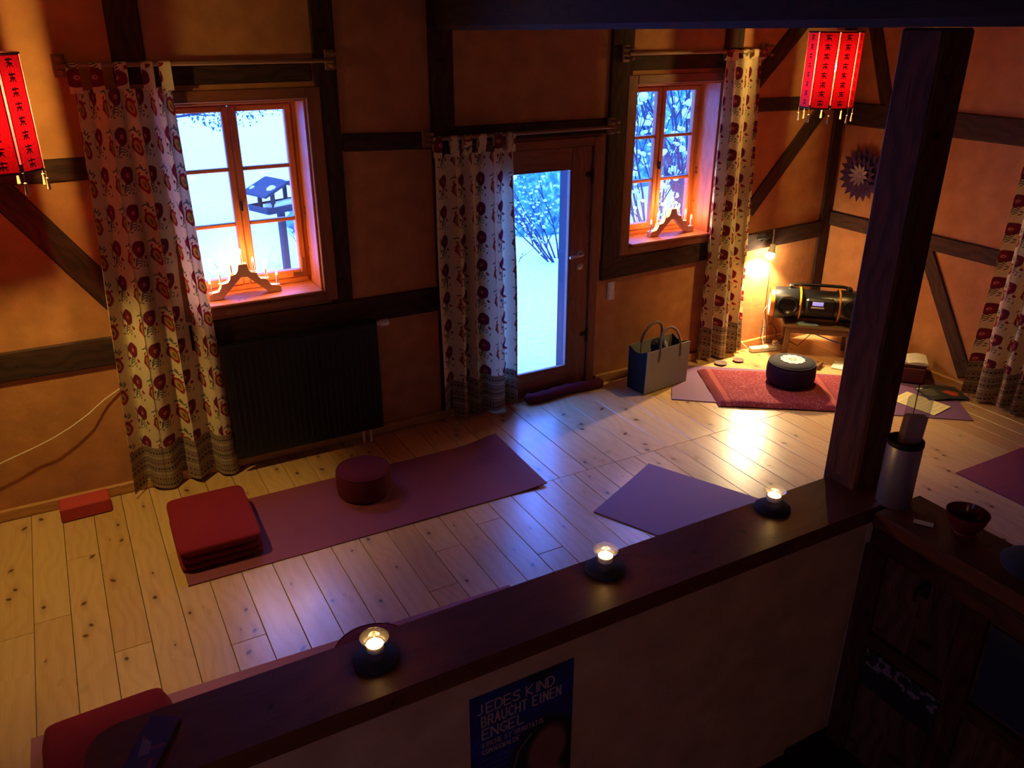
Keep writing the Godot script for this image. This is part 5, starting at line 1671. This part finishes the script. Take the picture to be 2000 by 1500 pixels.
	make_blanket("crumpled red blanket on the rose mat behind the booklet", Vector3(-0.2, 0.006, 1.90), 0.03, 0.42, 0.5, 3, 0.03)
	rugs()
	make_bag()
	make_boombox()
	small_things()
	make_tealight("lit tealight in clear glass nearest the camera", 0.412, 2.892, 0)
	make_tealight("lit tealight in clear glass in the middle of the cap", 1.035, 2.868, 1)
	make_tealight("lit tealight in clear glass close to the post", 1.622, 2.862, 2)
	garden()

func extra_materials() -> void:
	var m: StandardMaterial3D
	glow("lantern_bulb", Color8(255, 214, 150), 14.0)
	glow("candle_bulb", Color8(255, 204, 130), 20.0)
	glow("clip_bulb", Color8(255, 236, 206), 18.0)
	glow("globe_glow", Color8(255, 220, 170), 1.8)
	glow("flame", Color8(255, 206, 120), 6.0)
	m = glow("wax_glow", Color8(255, 232, 172), 2.2)  # flame light in the wax, painted as emission
	m = glow("blue_screen", Color8(90, 130, 255), 0.7)
	m = mat("cup_glass", Color(1, 1, 1, 0.02), 0.02)
	m.transparency = BaseMaterial3D.TRANSPARENCY_ALPHA
	m = mat("cellophane", Color(0.9, 0.9, 0.92, 0.25), 0.12)
	m.transparency = BaseMaterial3D.TRANSPARENCY_ALPHA
	m = mat("teal_snowy", Color.WHITE, 0.95)  # teal put in for the cyan of shaded snow
	var ng := mottle("teal_and_snow", 95, 0.016, Color(0, 0, 0), Color(1, 1, 1))
	var gr := Gradient.new()
	gr.offsets = PackedFloat32Array([0.0, 0.45, 0.7, 0.76, 1.0])
	gr.colors = PackedColorArray([Color8(36, 72, 80), Color8(66, 138, 146), Color8(96, 168, 170), Color8(240, 244, 248), Color8(246, 248, 250)])
	ng.color_ramp = gr
	m.albedo_texture = ng
	m.uv1_triplanar = true
	m.uv1_world_triplanar = true
	m.uv1_scale = Vector3.ONE * 1.1
	mat("petal_violet", Color8(66, 36, 84), 0.9)
	mat("petal_grey", Color8(150, 132, 140), 0.9)
	mat("plywood_dark", Color8(176, 112, 64), 0.7)
	mat("match_red", Color8(120, 46, 30), 0.8)
	mat("dark_blue_cloth", Color8(54, 60, 76), 0.9)
	m = mat("magazine_cover", Color.WHITE, 0.45)
	var a := img(200, 150)
	for i in 200 * 150:
		a[i * 3] = 42; a[i * 3 + 1] = 48; a[i * 3 + 2] = 42
	blot(a, 200, 140, 85, 34, 30, 0.3, Color8(196, 70, 40), 1.0, 0.2, 0.15, 1.0)
	for k in 6: stroke(a, 200, [Vector2(15, 30 + k * 14), Vector2(70, 30 + k * 14)], 2.0, Color8(130, 130, 120), 0.7)
	blot(a, 200, 20, 14, 16, 8, 0.0, Color8(220, 214, 200), 1.0)
	m.albedo_texture = tex(a, 200, 150)
	m = mat("booklet_print", Color.WHITE, 0.5)
	a = img(120, 300)
	for i in 120 * 300:
		a[i * 3] = 30; a[i * 3 + 1] = 34; a[i * 3 + 2] = 92
	stroke(a, 120, [Vector2(20, 100), Vector2(70, 150), Vector2(110, 130)], 6.0, Color8(130, 60, 70))
	stroke(a, 120, [Vector2(90, 200), Vector2(116, 300)], 6.0, Color8(130, 50, 60))
	for k in 5: stroke(a, 120, [Vector2(24 + k * 8, 110 + k * 3), Vector2(40 + k * 7, 190 - k * 4)], 2.5, Color8(150, 140, 150), 0.8)
	m.albedo_texture = tex(a, 120, 300)
	m = mat("photo_print", Color.WHITE, 0.5)
	a = img(240, 140)
	var nz := noise(91, 0.03, 3)
	for y in 140:
		for x in 240:
			var k := nz.get_noise_2d(x, y)
			var c := Color8(150, 136, 146) if k > 0.12 and y < 60 else Color8(34, 38, 40)
			px(a, 240, x, y, c)
	m.albedo_texture = tex(a, 240, 140)
